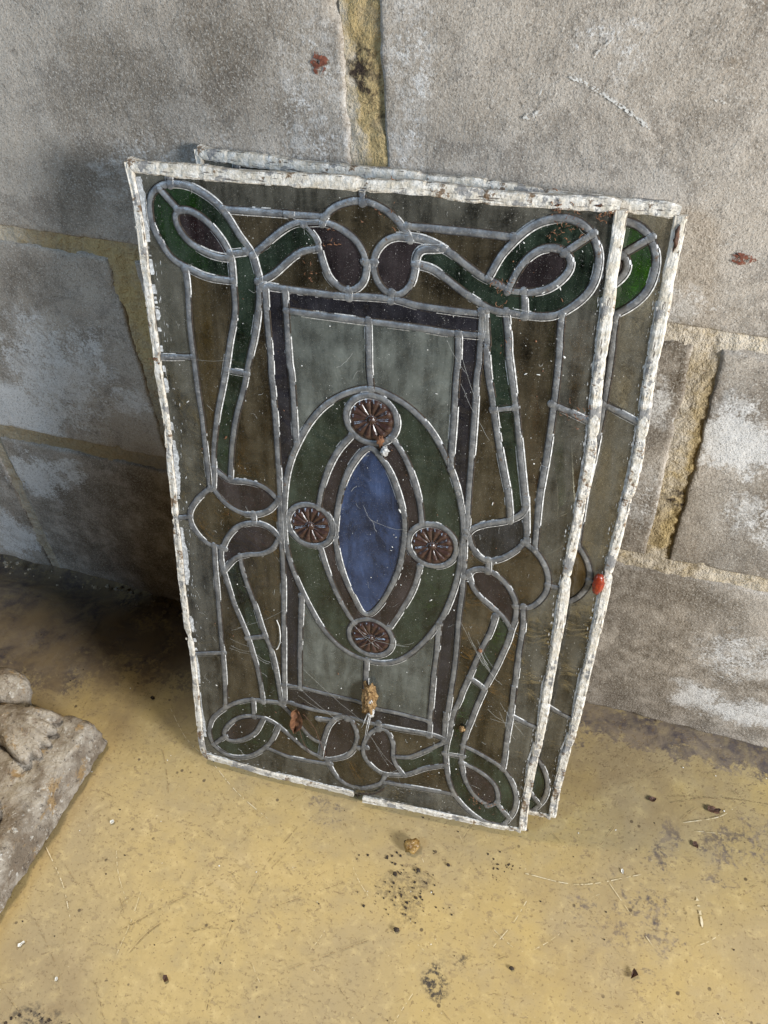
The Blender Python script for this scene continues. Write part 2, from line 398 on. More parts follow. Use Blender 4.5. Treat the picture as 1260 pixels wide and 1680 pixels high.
# ------------------------------------------------------------------ traced lead pattern, mm in the panel's own plane
CAMES = [
    ((74.2, 493.1), (56.0, 493.8), (42.0, 498.1), (29.2, 504.0), (21.5, 514.4), (16.3, 525.9), (15.7, 537.5), (18.0, 546.3), (25.4, 552.5), (36.5, 555.1), (48.2, 554.1), (59.3, 549.3), (68.3, 543.0), (74.9, 534.6), (80.6, 525.5), (86.4, 518.2), (90.3, 512.7), (92.4, 504.0), (94.5, 495.1), (93.1, 490.5), (93.1, 482.3), (90.4, 466.3), (86.5, 449.6), (86.6, 450.5), (79.8, 427.3), (75.0, 409.3), (67.9, 386.8), (63.1, 365.0), (60.5, 347.9), (58.6, 333.2)),
    ((72.2, 508.8), (63.0, 509.2), (52.3, 512.2), (42.0, 518.2), (36.2, 525.6), (34.3, 532.2), (36.5, 537.2), (44.3, 538.3), (52.6, 535.6), (60.6, 529.6), (68.4, 520.5), (73.0, 512.1), (74.1, 505.2), (74.3, 494.1), (74.5, 483.9), (74.3, 473.4), (72.2, 462.5), (68.2, 448.3), (62.8, 425.1), (58.5, 409.4), (53.2, 390.7), (48.7, 369.0), (46.1, 354.6), (44.9, 338.7), (42.7, 321.0)),
    ((24.7, 551.0), (36.6, 538.2)),
    ((73.6, 512.1), (85.1, 514.4)),
    ((38.0, 497.7), (38.4, 486.4), (37.7, 470.4), (37.0, 458.4), (37.2, 444.5), (37.7, 427.5), (38.2, 404.2), (39.3, 380.0), (39.3, 354.8), (39.8, 335.2), (39.6, 319.8)),
    ((10.3, 429.2), (36.5, 432.5)),
    ((63.4, 425.7), (79.6, 424.8)),
    ((45.2, 339.9), (51.8, 334.7), (59.1, 331.3), (70.4, 332.6), (82.8, 331.5), (92.4, 326.5), (98.8, 319.7)),
    ((39.7, 320.5), (42.9, 321.1), (48.6, 312.5), (56.9, 305.8), (66.9, 302.2), (78.4, 303.0), (90.1, 309.3), (96.1, 316.5), (100.1, 322.0)),
    ((76.5, 303.3), (75.9, 294.2)),
    ((45.8, 263.8), (51.9, 276.7), (62.0, 288.6), (75.3, 294.7), (86.7, 294.2), (94.0, 289.3), (98.1, 283.1)),
    ((98.2, 285.2), (91.9, 273.2), (81.1, 265.2), (67.8, 261.7), (56.8, 255.7), (49.3, 246.7), (45.5, 241.3)),
    ((40.4, 321.3), (29.0, 310.3), (21.2, 299.2), (18.2, 290.1), (19.8, 280.4), (26.1, 270.8), (33.6, 265.0), (40.2, 264.1), (47.4, 263.4)),
    ((5.7, 285.9), (18.6, 289.5)),
    ((37.6, 265.0), (37.6, 257.7), (36.8, 242.5), (36.7, 222.5), (36.2, 193.8), (35.5, 160.7), (35.5, 135.2), (34.9, 108.7), (33.6, 81.3)),
    ((44.9, 264.3), (43.3, 257.4), (43.6, 245.5), (45.9, 233.8), (48.3, 222.0), (52.3, 204.0), (57.9, 186.0), (62.4, 170.7), (65.6, 154.9), (68.9, 138.8), (71.3, 118.7), (72.4, 97.8)),
    ((61.4, 258.9), (62.3, 244.9), (66.4, 227.6), (71.8, 208.5), (77.1, 184.2), (83.0, 166.0), (86.3, 148.4), (88.3, 130.2), (89.8, 115.0), (91.1, 103.0)),
    ((61.7, 170.2), (78.1, 176.6)),
    ((5.8, 138.2), (36.5, 147.4)),
    ((98.0, 490.5), (98.0, 482.8), (98.4, 461.9), (99.1, 434.6), (98.8, 429.8), (99.8, 407.0), (100.3, 383.2), (100.4, 352.1), (100.3, 326.0), (99.5, 305.6), (99.5, 284.7), (99.7, 263.3), (99.0, 236.4), (96.6, 175.9), (95.1, 142.3), (94.1, 104.7)),
    ((112.5, 490.5), (112.9, 476.2), (113.1, 458.2), (113.8, 435.4), (114.7, 431.9), (115.4, 409.2), (115.6, 385.5), (116.3, 373.4)),
    ((114.8, 229.3), (112.9, 196.1), (111.1, 163.2), (110.1, 124.0)),
    ((174.8, 426.2), (161.7, 422.6), (149.5, 415.9), (138.3, 406.7), (128.0, 393.5), (119.9, 379.0), (112.8, 363.0), (107.4, 345.3), (104.6, 327.6), (102.9, 308.0), (102.5, 285.1), (103.6, 278.0), (105.8, 264.2), (110.7, 247.5), (118.5, 227.7), (130.7, 203.3), (143.5, 187.1), (157.9, 177.5), (173.8, 173.7), (189.4, 175.1), (203.4, 183.1), (216.7, 198.6), (229.4, 220.5), (237.7, 240.6), (244.1, 265.9), (246.8, 284.9), (247.5, 304.4), (248.4, 320.0), (246.2, 335.2), (241.4, 355.0), (234.4, 373.8), (226.5, 389.4), (217.7, 402.0), (208.0, 411.8), (197.3, 418.9), (185.4, 424.0), (174.8, 426.2)),
    ((172.6, 475.6), (173.0, 460.1), (173.3, 443.1), (175.0, 425.6)),
    ((172.3, 174.2), (172.1, 155.3), (171.9, 146.1), (171.3, 118.9)),
    ((173.9, 379.4), (170.2, 377.1), (164.0, 368.7), (157.6, 356.7), (152.4, 341.8), (148.9, 325.5), (146.7, 308.9), (145.8, 293.7), (145.9, 297.3), (147.0, 283.8), (150.2, 267.3), (155.5, 250.9), (162.3, 236.1), (167.9, 224.9), (172.0, 223.0), (176.2, 225.2), (180.3, 230.3), (186.9, 241.7), (193.4, 257.7), (199.0, 276.2), (201.7, 295.0), (202.6, 308.6), (202.3, 321.1), (199.4, 334.8), (195.3, 348.1), (190.1, 360.9), (183.8, 370.6), (177.6, 378.2), (173.9, 379.4)),
    ((159.7, 386.6), (151.5, 376.0), (145.0, 364.2), (139.6, 350.8), (135.4, 336.0), (132.3, 319.5)),
    ((190.6, 389.5), (198.3, 379.6), (204.7, 367.4), (210.1, 352.1), (213.7, 337.5), (215.9, 321.6)),
    ((132.7, 282.4), (136.5, 267.6), (141.7, 251.1), (148.4, 234.5), (155.3, 221.1), (161.5, 212.1)),
    ((215.7, 281.3), (213.0, 265.2), (208.3, 249.9), (202.0, 235.4), (192.2, 214.7)),
    ((95.4, 492.3), (120.0, 491.3), (151.4, 491.0), (172.0, 492.2), (192.2, 492.4), (206.2, 489.9), (226.0, 489.1), (250.2, 488.6)),
    ((112.9, 476.2), (140.7, 475.6), (172.0, 475.1), (208.8, 474.7), (226.8, 473.8), (250.3, 474.4)),
    ((249.6, 490.8), (250.3, 474.6), (250.4, 453.1), (249.6, 446.4), (249.9, 409.5), (249.9, 383.4), (249.9, 356.2), (250.5, 327.9), (250.7, 326.7), (249.3, 312.7), (250.4, 284.7), (250.6, 262.7), (249.5, 239.7), (249.2, 191.6), (247.3, 157.4), (245.1, 125.2), (244.2, 135.5), (244.6, 99.7)),
    ((235.2, 473.8), (236.0, 451.2), (235.5, 444.6), (235.5, 413.7), (235.2, 387.7), (235.5, 370.9)),
    ((233.7, 228.2), (233.2, 197.7), (231.7, 171.1), (231.5, 163.4), (230.9, 125.3), (231.1, 102.5)),
    ((93.7, 123.3), (111.7, 125.6), (133.9, 124.7), (166.8, 123.8), (183.3, 120.6), (200.2, 121.0), (229.5, 119.5)),
    ((91.5, 105.8), (94.1, 105.1), (119.6, 102.4), (147.5, 103.2), (169.9, 102.5), (200.8, 102.6), (231.0, 104.6), (245.3, 102.2)),
    ((251.9, 491.5), (253.3, 479.9), (255.4, 465.1), (254.0, 470.4), (256.7, 449.8), (261.6, 429.9), (266.5, 405.7), (272.6, 380.6), (277.9, 361.2), (277.3, 364.3), (280.6, 345.7), (281.7, 336.0)),
    ((265.3, 492.5), (266.1, 487.3), (268.9, 471.8), (269.1, 466.5), (273.9, 443.8), (278.9, 420.1), (283.5, 395.5), (288.3, 369.9), (292.1, 350.0), (290.8, 360.4), (293.2, 341.5), (295.7, 319.4)),
    ((262.8, 422.5), (277.2, 426.3)),
    ((300.7, 494.1), (301.2, 480.6), (302.1, 470.6), (302.8, 441.8), (302.8, 417.5), (302.3, 392.1), (301.1, 365.4), (302.1, 387.2), (301.0, 362.3), (301.5, 336.6), (302.4, 314.6)),
    ((301.6, 432.6), (324.5, 424.5), (327.4, 423.5)),
    ((250.0, 315.7), (252.3, 320.2), (255.5, 324.9), (264.3, 330.0), (276.5, 334.4), (285.1, 339.3), (290.7, 345.0), (292.2, 351.7)),
    ((249.7, 321.1), (252.5, 317.5), (254.7, 309.7), (260.6, 301.1), (267.9, 297.7), (277.0, 301.1), (285.6, 308.4), (291.8, 315.9), (295.7, 322.1)),
    ((268.5, 298.5), (269.3, 288.1)),
    ((250.8, 279.0), (254.9, 281.3), (256.3, 286.0), (262.6, 289.5), (269.8, 288.9), (278.4, 284.3), (286.2, 276.6), (291.9, 266.2), (294.0, 256.3), (293.8, 245.7), (292.1, 237.6), (290.7, 226.4), (288.0, 214.6), (283.4, 195.7), (276.3, 172.1), (270.3, 148.2), (266.9, 131.4), (263.4, 115.0), (261.5, 94.6), (261.7, 78.9), (265.4, 61.5), (273.3, 45.0), (282.4, 35.7), (291.0, 32.9)),
    ((254.1, 283.4), (255.6, 278.6), (258.6, 270.5), (265.9, 261.7), (274.9, 254.8), (282.6, 249.1), (288.0, 242.8), (291.6, 236.7)),
    ((293.7, 319.7), (301.0, 315.0), (307.4, 308.1), (313.0, 298.2), (315.3, 287.4), (314.2, 277.1), (309.4, 267.3), (303.0, 260.7), (293.0, 259.8)),
    ((315.0, 285.2), (326.0, 283.8)),
    ((298.8, 261.2), (299.8, 251.7), (300.6, 236.6), (299.9, 212.9), (299.8, 180.2), (299.6, 154.7), (298.9, 181.7), (299.5, 151.0), (298.8, 123.0), (298.8, 96.4), (298.2, 81.5)),
    ((299.9, 145.8), (310.4, 141.4), (321.6, 138.3)),
    ((278.5, 247.4), (275.6, 230.5), (269.7, 210.0), (261.7, 178.3), (256.5, 158.2), (256.0, 153.5), (250.9, 133.1), (248.9, 110.9), (247.3, 97.2), (247.3, 81.5), (250.4, 59.5), (256.6, 40.3), (266.1, 26.2), (278.8, 15.2), (291.1, 10.0), (304.7, 10.2)),
    ((261.7, 178.3), (274.6, 170.0)),
    ((246.3, 85.3), (262.8, 86.7)),
    ((262.0, 99.6), (274.6, 95.0), (284.8, 90.1), (296.7, 83.3), (305.9, 71.1), (312.4, 54.1), (313.7, 40.0), (311.6, 27.2), (306.1, 13.1)),
    ((261.7, 78.4), (274.4, 74.5), (284.8, 68.3), (293.9, 58.1), (297.5, 44.9), (295.8, 36.0), (288.6, 31.4)),
    ((296.5, 37.4), (309.7, 20.4)),
    ((184.6, 98.4), (177.0, 90.3), (171.2, 75.2), (171.4, 61.6), (177.8, 51.9), (188.6, 44.6), (202.7, 46.0), (214.7, 51.2), (229.7, 62.6), (248.7, 72.2)),
    ((183.0, 96.4), (188.9, 98.8), (194.2, 95.2), (198.8, 83.1), (199.3, 67.4), (204.1, 55.0), (210.5, 47.6)),
    ((199.8, 68.0), (213.9, 71.6), (227.1, 82.3), (239.9, 93.9), (247.1, 100.5)),
    ((184.5, 104.6), (184.7, 96.9)),
    ((165.3, 68.4), (173.7, 71.8)),
    ((135.8, 40.5), (141.6, 28.0), (148.8, 19.7), (159.0, 16.1), (169.9, 19.3), (181.1, 25.5), (189.0, 31.9), (193.0, 44.8)),
    ((154.5, 99.9), (153.1, 103.0), (144.7, 98.9), (137.6, 87.9), (133.3, 74.0), (129.9, 58.3), (128.3, 44.8)),
    ((150.3, 102.2), (155.9, 102.9), (161.4, 94.8), (164.3, 81.5), (161.5, 65.9), (154.5, 54.5), (144.5, 47.8), (135.8, 43.9), (127.2, 45.4), (118.5, 47.5), (107.0, 55.3), (95.6, 64.9), (85.6, 73.0), (75.5, 77.4), (65.2, 78.0), (51.6, 74.1), (40.4, 65.3), (32.0, 53.4), (29.0, 43.1), (34.0, 37.9), (45.0, 41.3), (56.1, 49.4), (64.2, 59.3), (71.8, 77.2)),
    ((89.6, 100.8), (99.3, 91.4), (110.4, 76.5), (120.2, 65.6), (131.7, 62.5)),
    ((92.5, 101.1), (89.7, 102.1), (76.6, 100.2), (60.4, 97.4), (45.1, 89.5), (30.7, 77.2), (18.9, 62.7), (13.8, 48.0), (13.7, 36.5), (17.6, 26.1), (26.5, 19.2), (40.5, 17.8), (56.3, 24.7), (69.1, 36.4), (78.8, 50.7), (87.1, 72.6)),
    ((62.6, 98.0), (62.4, 76.3)),
    ((16.8, 26.9), (30.5, 42.6)),
    ((73.1, 40.5), (96.1, 35.2), (118.3, 36.1), (138.0, 38.3)),
    ((191.6, 33.8), (220.6, 35.4), (256.8, 37.5)),
    ((126.2, 92.3), (141.6, 95.1)),
    ((70.3, 541.7), (73.4, 541.1), (97.4, 541.5), (124.1, 541.8), (111.8, 541.4), (141.7, 541.7)),
    ((197.8, 540.6), (223.3, 540.5), (246.4, 540.2), (265.6, 539.4)),
    ((89.7, 512.2), (100.3, 521.0), (111.3, 530.1), (121.8, 536.1), (132.0, 537.4), (142.1, 538.3), (152.0, 535.9), (160.9, 531.1), (166.8, 525.0), (170.3, 517.8), (170.9, 510.2), (168.9, 502.2), (163.8, 496.8), (157.6, 494.7), (151.5, 497.0), (145.4, 501.8), (141.4, 510.3), (138.6, 519.6), (135.8, 527.9), (127.9, 535.7)),
    ((93.4, 494.6), (103.3, 499.7), (112.2, 507.5), (120.9, 515.1), (128.3, 519.2), (137.6, 521.3)),
    ((140.5, 537.2), (144.2, 544.4), (151.2, 549.5), (160.0, 552.9), (168.8, 554.0), (177.4, 552.0), (186.1, 547.7), (192.9, 542.0), (199.9, 532.6)),
    ((167.8, 560.1), (168.3, 553.0)),
    ((158.7, 495.3), (158.6, 490.3)),
    ((169.9, 515.4), (176.3, 516.0)),
    ((199.9, 533.7), (191.2, 533.7), (183.5, 530.2), (177.7, 523.2), (175.8, 516.4), (176.4, 508.8), (180.0, 501.4), (185.1, 496.6), (191.1, 495.2), (197.0, 497.8), (201.8, 504.6), (203.5, 511.5), (204.2, 518.2), (205.0, 523.8), (208.7, 527.4), (215.4, 528.0), (222.0, 529.1)),
    ((188.6, 496.4), (188.2, 491.0)),
    ((198.9, 534.2), (207.5, 533.7), (217.1, 530.9), (227.8, 525.9), (237.6, 519.5), (248.4, 513.1), (258.0, 509.8), (266.8, 506.0), (272.4, 505.7), (279.7, 506.4), (288.8, 509.3), (295.7, 514.3), (301.1, 521.2), (302.4, 527.6), (299.7, 532.5), (294.3, 535.1), (287.0, 535.0), (280.1, 531.8), (274.4, 526.0), (269.8, 518.1), (265.0, 505.7)),
    ((204.1, 517.2), (215.0, 515.4), (222.9, 511.0), (232.8, 504.4), (244.8, 497.5), (254.7, 492.8), (261.4, 491.6), (269.9, 492.1), (278.4, 491.6), (288.6, 491.6), (297.0, 493.7), (304.9, 499.0), (312.4, 506.3), (317.4, 515.4), (319.0, 526.1), (317.6, 536.2), (312.2, 545.9), (305.5, 551.3), (296.2, 553.5), (288.2, 552.4), (279.3, 549.1), (270.7, 542.3), (264.0, 534.5), (258.3, 526.6), (251.9, 512.6)),
    ((297.6, 532.9), (313.2, 545.9)),
    ((275.2, 506.7), (277.3, 490.9)),
    ((33.3, 559.5), (33.2, 554.4)),
]
ROUNDELS = [(175.2, 402.0), (125.0, 301.6), (224.6, 302.8), (176.0, 199.7), ]
PANE_SEEDS = {
    'border': ((116, 552), (8, 558), (241, 554), (21, 479), (17, 382), (17, 218), (19, 106), (99, 16), (233, 16), (312, 478), (310, 389), (317, 225), (318, 102), (318, 553), (5, 19), (317, 24)),
    'amber': ((97, 532), (170, 546), (238, 531), (129, 504), (220, 504), (55, 478), (83, 393), (38, 294), (89, 301), (47, 130), (82, 236), (95, 52), (126, 88), (162, 34), (215, 88), (237, 51), (290, 452), (257, 398), (304, 289), (260, 294), (257, 218), (291, 178), (170, 497)),
    'green': ((56, 547), (25, 516), (83, 491), (75, 439), (66, 402), (111, 519), (239, 509), (282, 541), (311, 531), (292, 500), (260, 481), (263, 454), (277, 401), (60, 215), (76, 146), (39, 78), (91, 85), (58, 37), (226, 73), (258, 127), (276, 207), (263, 154), (257, 66), (285, 81), (288, 23), (305, 40)),
    'oval': ((136, 391), (222, 378), (122, 247), (228, 254)),
    'purple': ((52, 523), (154, 520), (190, 516), (289, 523), (72, 318), (71, 276), (271, 272), (47, 56), (147, 73), (184, 67), (283, 50), (151, 364), (199, 368), (142, 267), (202, 256)),
    'slate': ((276, 318),),
    'blue': ((174, 328),),
    'navy': ((151, 482), (105, 473), (109, 408), (105, 194), (242, 445), (242, 234), (209, 115), (127, 117)),
    'frosted': ((140, 456), (207, 459), (139, 164), (211, 165)),
}
EDGES = {
    'top': ((4.0, 565.5), (15.3, 564.3), (57.6, 562.9), (129.1, 563.7), (169.9, 563.9), (203.5, 564.2), (240.1, 562.5), (271.4, 562.4), (314.8, 562.5), (326.5, 561.7)),
    'right': ((327.0, 560.7), (327.8, 529.1), (327.9, 506.0), (328.7, 473.7), (329.5, 446.3), (330.5, 424.4), (331.8, 385.0), (330.0, 349.8), (328.7, 315.3), (327.7, 287.3), (328.3, 243.4), (326.3, 189.1), (326.4, 137.8), (323.4, 92.2), (322.3, 45.1), (322.9, 10.7)),
    'low_right': ((321.5, 7.7), (274.2, 7.5), (221.5, 7.4), (171.5, 5.3)),
    'low_left': ((161.4, 6.4), (86.0, 6.7), (4.6, 8.5)),
    'left': ((5.3, 8.7), (3.6, 35.2), (4.3, 100.3), (4.4, 144.7), (2.7, 185.8), (4.1, 249.0), (5.9, 315.9), (7.7, 368.9), (7.2, 417.6), (7.5, 461.5), (7.1, 483.2), (7.1, 514.0), (6.5, 538.8), (4.6, 557.4), (4.2, 566.7)),
}


# ------------------------------------------------------------------ object helpers
def link(o, parent=None):
    COL.objects.link(o)
    if parent:
        o.parent = parent
    return o


def mesh_obj(name, verts, faces, mats, parent=None, smooth=True, midx=None):
    me = bpy.data.meshes.new(name)
    me.from_pydata(verts, [], faces)
    for m in (mats if isinstance(mats, (list, tuple)) else [mats]):
        me.materials.append(MT[m])
    if midx:
        me.polygons.foreach_set('material_index', midx)
    if smooth:
        me.polygons.foreach_set('use_smooth', [True] * len(me.polygons))
    me.update()
    return link(bpy.data.objects.new(name, me), parent)


def empty(name, loc=(0, 0, 0), parent=None):
    o = bpy.data.objects.new(name, None)
    o.empty_display_size = 0.02
    o.location = loc
    return link(o, parent)


def tag(o, label=None, cat=None, group=None, kind=None):
    for k, v in (('label', label), ('category', cat), ('group', group), ('kind', kind)):
        if v:
            o[k] = v
    return o


def nz(x, y, z=0.0, s=1.0):
    return noise.noise(Vector((x * s, y * s, z * s)))


def grid_faces(nx, ny, base=0):
    return [(base + j * nx + i, base + j * nx + i + 1, base + (j + 1) * nx + i + 1, base + (j + 1) * nx + i)
            for j in range(ny - 1) for i in range(nx - 1)]


# ------------------------------------------------------------------ floor
def make_floor():
    xs = [-2.2 + i * 0.2 for i in range(9)] + [-0.6 + i * 0.02 for i in range(1, 56)] + [0.5 + i * 0.2 for i in range(1, 9)]
    ys = [-3.0 + i * 0.2 for i in range(13)] + [-0.6 + i * 0.02 for i in range(1, 33)] + [0.06]
    verts = []
    for y in ys:
        for x in xs:
            z = 0.0008 * nz(x, y, 3.1, 9)
            if y > -0.05:
                z -= 0.0015 * (y + 0.05) / 0.05
            # the slab breaks away below the wall at the left
            if x < -0.30 and y > -0.035:
                z -= 0.02 * min(1, (-0.30 - x) / 0.1) * min(1, (y + 0.035) / 0.03)
            verts.append((x, y, z))
    return mesh_obj('floor', verts, grid_faces(len(xs), len(ys)), 'floor')


floor = tag(make_floor(), kind='structure')


# ------------------------------------------------------------------ block wall
wall = empty('block_wall')
tag(wall, 'grey concrete block wall with sandy mortar joints and white salt bloom behind the panels', 'wall')


def bed1(x):
    return 0.454 - 0.018 * x


def bed2(x):
    return 0.228


def make_block(x0, x1, zlo, zhi, seed):
    step = 0.006 if (x1 > -0.55 and x0 < 0.45 and zlo(0) < 0.62) else 0.02
    rim = (0.0, 0.0007, 0.0016, 0.003, 0.0055)

    def marks(length):
        n = max(2, int((length - 0.012) / step))
        mid = [0.0085 + (length - 0.017) * q / n for q in range(n + 1)]
        return list(rim) + mid + [length - q for q in reversed(rim)]

    us = marks(x1 - x0)
    h0 = zhi(0) - zlo(0)
    ws = marks(h0)
    nx, ny = len(us), len(ws)
    verts = []
    for wz in ws:
        v = wz / h0
        for ux in us:
            x = x0 + ux
            a, b = zlo(x), zhi(x)
            z = a + (b - a) * v
            # ragged arrises
            ex = min(ux, x1 - x0 - ux)
            ez = min(wz, h0 - wz)
            d = min(ex, ez)
            wob = (0.0015 * nz(x, z, seed, 38) + 0.0010 * nz(x, z, seed, 120) + 0.0007 * nz(x, z, seed, 300)) * max(0.0, 1 - d / 0.01)
            if ex < 0.0095:
                x += wob
            if ez < 0.0095:
                z += wob
            r = 0.0026 + 0.0016 * nz(x, z, seed + 5, 70)
            y = 0.0009 * nz(x, z, seed, 14) + 0.00045 * nz(x, z, seed, 110)
            if d < r:
                t = 1 - d / r
                y += 0.0042 * t * t
            chip = nz(x, z, seed + 9, 70) - 0.38
            if chip > 0 and d < 0.014:
                y += chip * 0.016 * (1 - d / 0.014)
            verts.append((x, y, z))
    faces = grid_faces(nx, ny)
    # sides
    ring = list(range(nx)) + [j * nx + nx - 1 for j in range(1, ny)] + [(ny - 1) * nx + i for i in range(nx - 2, -1, -1)] + [j * nx for j in range(ny - 2, 0, -1)]
    b = len(verts)
    for q in ring:
        x, y, z = verts[q]
        verts.append((x, 0.05, z))
    n = len(ring)
    for q in range(n):
        faces.append((ring[(q + 1) % n], ring[q], b + q, b + (q + 1) % n))
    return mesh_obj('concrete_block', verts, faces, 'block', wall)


def const(c):
    return lambda x: c


def base_gap(x):
    g = 0.0042 + 0.004 * nz(x, 0.3, 7, 40) + 0.002 * nz(x, 0.3, 9, 150)
    if x < -0.29:
        g += 0.009 * min(1, (-0.29 - x) / 0.06) * (0.8 + 0.6 * nz(x, 0, 2, 22))
    return g


top = lambda x: bed1(x) - 0.006
low3 = lambda x: bed1(x) + 0.006
sd = 1.0
for x0, x1 in ((-0.905, -0.452), (-0.441, -0.008), (0.006, 0.452), (0.464, 0.91)):
    make_block(x0, x1, base_gap, lambda x: bed2(x) - 0.0085, sd)
    sd += 7.3
for x0, x1 in ((-0.69, -0.235), (-0.213, 0.2195), (0.2365, 0.69)):
    make_block(x0, x1, lambda x: bed2(x) + 0.0075, top, sd)
    sd += 7.3
for x0, x1 in ((-0.93, -0.482), (-0.47, -0.018), (0.005, 0.452), (0.464, 0.91)):
    make_block(x0, x1, low3, const(0.672), sd)
    sd += 7.3
for x0, x1 in ((-0.69, -0.235), (-0.221, 0.225), (0.238, 0.69)):
    make_block(x0, x1, const(0.684), const(0.9), sd)
    sd += 7.3


def make_joint(ax, bx, az, bz, mid=None, depth=0.0022):
    """a strip of mortar from (ax, az) to (bx, bz) in the wall's plane"""
    step = 0.002
    nx = max(4, int((bx - ax) / step))
    ny = max(4, int((bz - az) / step))
    verts = []
    for j in range(ny + 1):
        for i in range(nx + 1):
            x = ax + (bx - ax) * i / nx
            z = az + (bz - az) * j / ny
            if mid:
                z += mid(x)
            y = depth + 0.0014 * nz(x, z, 2.2, 120) + 0.0010 * nz(x, z, 4.2, 300) + 0.0016 * nz(x, z, 8.1, 26)
            verts.append((x, y, z))
    return mesh_obj('mortar_joint', verts, grid_faces(nx + 1, ny + 1), 'mortar', wall)


make_joint(-0.62, 0.5, -0.010, 0.010, bed1, 0.0024)
make_joint(-0.62, 0.5, -0.012, 0.012, bed2, 0.0024)
make_joint(-0.02, 0.008, 0.452, 0.676)
make_joint(-0.24, -0.206, 0.232, 0.456)
make_joint(0.212, 0.243, 0.232, 0.448)
make_joint(-0.457, -0.436, 0.012, 0.222, None, 0.0016)
make_joint(-0.012, 0.010, 0.004, 0.222)
make_joint(-0.9, 0.9, 0.668, 0.688)


def flat_blot(name, pts, mat, parent, y=-0.0012):
    """a thin smear on the wall's face, outline given in wall metres"""
    c = [sum(p[i] for p in pts) / len(pts) for i in (0, 1)]
    vs = [(c[0], y - 0.0002, c[1])] + [(p[0], y + 0.0004, p[1]) for p in pts]
    n = len(pts)
    return mesh_obj(name, vs, [(0, 1 + i, 1 + (i + 1) % n) for i in range(n)], mat, parent)


rng = random.Random(11)


def ragged(cx, cz, rx, rz, n=40, seed=0.0):
    return [(cx + rx * math.cos(a) * (1 + 0.55 * nz(math.cos(a) * 1.7, math.sin(a) * 1.7, seed) + 0.35 * nz(math.cos(a) * 6, math.sin(a) * 6, seed)), cz + rz * math.sin(a) * (1 + 0.55 * nz(math.cos(a) * 1.7, math.sin(a) * 1.7, seed + 3)))
            for a in (-2 * math.pi * i / n for i in range(n))]


flat_blot('rust_spot', ragged(-0.0345, 0.608, 0.0046, 0.0068, seed=2.3), 'rust', wall)
flat_blot('rust_spot', ragged(0.235, 0.510, 0.0072, 0.0035, seed=5.1), 'rust', wall)


def resample(pts, step, closed=False):
    """Catmull-Rom through the points, then even spacing"""
    P = [Vector((p[0], p[1])) for p in pts]
    if closed and (P[0] - P[-1]).length < 0.01:
        P = P[:-1]
    n = len(P)
    dense = []
    rngi = n if closed else n - 1
    for i in range(rngi):
        if closed:
            a, b, c, d = P[i - 1], P[i], P[(i + 1) % n], P[(i + 2) % n]
        else:
            b, c = P[i], P[i + 1]
            a = P[i - 1] if i else b * 2 - c
            d = P[i + 2] if i + 2 < n else c * 2 - b
        k = max(2, int((c - b).length / 0.5))
        for q in range(k):
            t = q / k
            dense.append(0.5 * ((2 * b) + (c - a) * t + (2 * a - 5 * b + 4 * c - d) * t * t + (3 * b - a - 3 * c + d) * t ** 3))
    dense.append(P[0] if closed else P[-1])
    L = [0.0]
    for i in range(1, len(dense)):
        L.append(L[-1] + (dense[i] - dense[i - 1]).length)
    m = max(2, int(L[-1] / step + 0.5))
    out = []
    j = 0
    for q in range(m + 1):
        s = L[-1] * q / m
        while j < len(L) - 2 and L[j + 1] < s:
            j += 1
        t = (s - L[j]) / max(1e-9, L[j + 1] - L[j])
        out.append(dense[j].lerp(dense[j + 1], min(1, t)))
    # ease the hand-drawn wobble
    for _ in range(2):
        sm = out[:]
        for i in range(1, len(out) - 1):
            sm[i] = (out[i - 1] + out[i] * 2 + out[i + 1]) / 4
        if closed:
            sm[0] = sm[-1] = (out[-2] + out[0] * 2 + out[1]) / 4
        out = sm
    return out


def ribbon(name, pts, width, mat, parent, plane, lift, seed=0.0, gap=-0.3, rag=0.6):
    """a ragged flat mark along pts; plane maps (a, b, lift) to 3D"""
    P = resample([(a * 1000, b * 1000) for a, b in pts], 1.2)
    vs, fs = [], []
    for i, p in enumerate(P):
        t = (P[min(i + 1, len(P) - 1)] - P[max(i - 1, 0)]).normalized()
        nrm = Vector((-t.y, t.x))
        taper = min(1, i / 4 + 0.15, (len(P) - 1 - i) / 4 + 0.15)
        w = width * 500 * taper * (1 + rag * nz(p.x, p.y, seed, 0.25) + rag * nz(p.x, p.y, seed + 4, 0.9))
        w = max(0.03, w)
        for s in (1, -1):
            q = p + nrm * s * w
            vs.append(plane(q.x / 1000, q.y / 1000, lift))
        if i and nz(p.x, p.y, seed + 8, 0.35) > gap:
            k = 2 * i
            fs.append((k - 2, k - 1, k + 1, k))
    return mesh_obj(name, vs, fs, mat, parent, smooth=False)


on_wall = lambda a, b, l: (a, -l, b)
on_floor = lambda a, b, l: (a, b, l)
ribbon('chalk_scrape', [(0.119, 0.609), (0.128, 0.6065), (0.143, 0.599), (0.157, 0.591), (0.169, 0.583)], 0.0022, 'chalk', wall, on_wall, 0.0007, 1.0, -0.6)
ribbon('chalk_scrape', [(0.1425, 0.636), (0.140, 0.629), (0.133, 0.622), (0.132, 0.616)], 0.0009, 'chalk', wall, on_wall, 0.0007, 3.0)
ribbon('chalk_scrape', [(0.092, 0.583), (0.101, 0.587), (0.108, 0.589)], 0.0032, 'chalk', wall, on_wall, 0.0007, 6.0, -0.25)
ribbon('chalk_scrape', [(0.105, 0.603), (0.103, 0.598)], 0.002, 'chalk', wall, on_wall, 0.0007, 9.0, -0.25)
ribbon('chalk_scrape', [(0.2, 0.602), (0.207, 0.600)], 0.003, 'chalk', wall, on_wall, 0.0007, 12.0, -0.2)

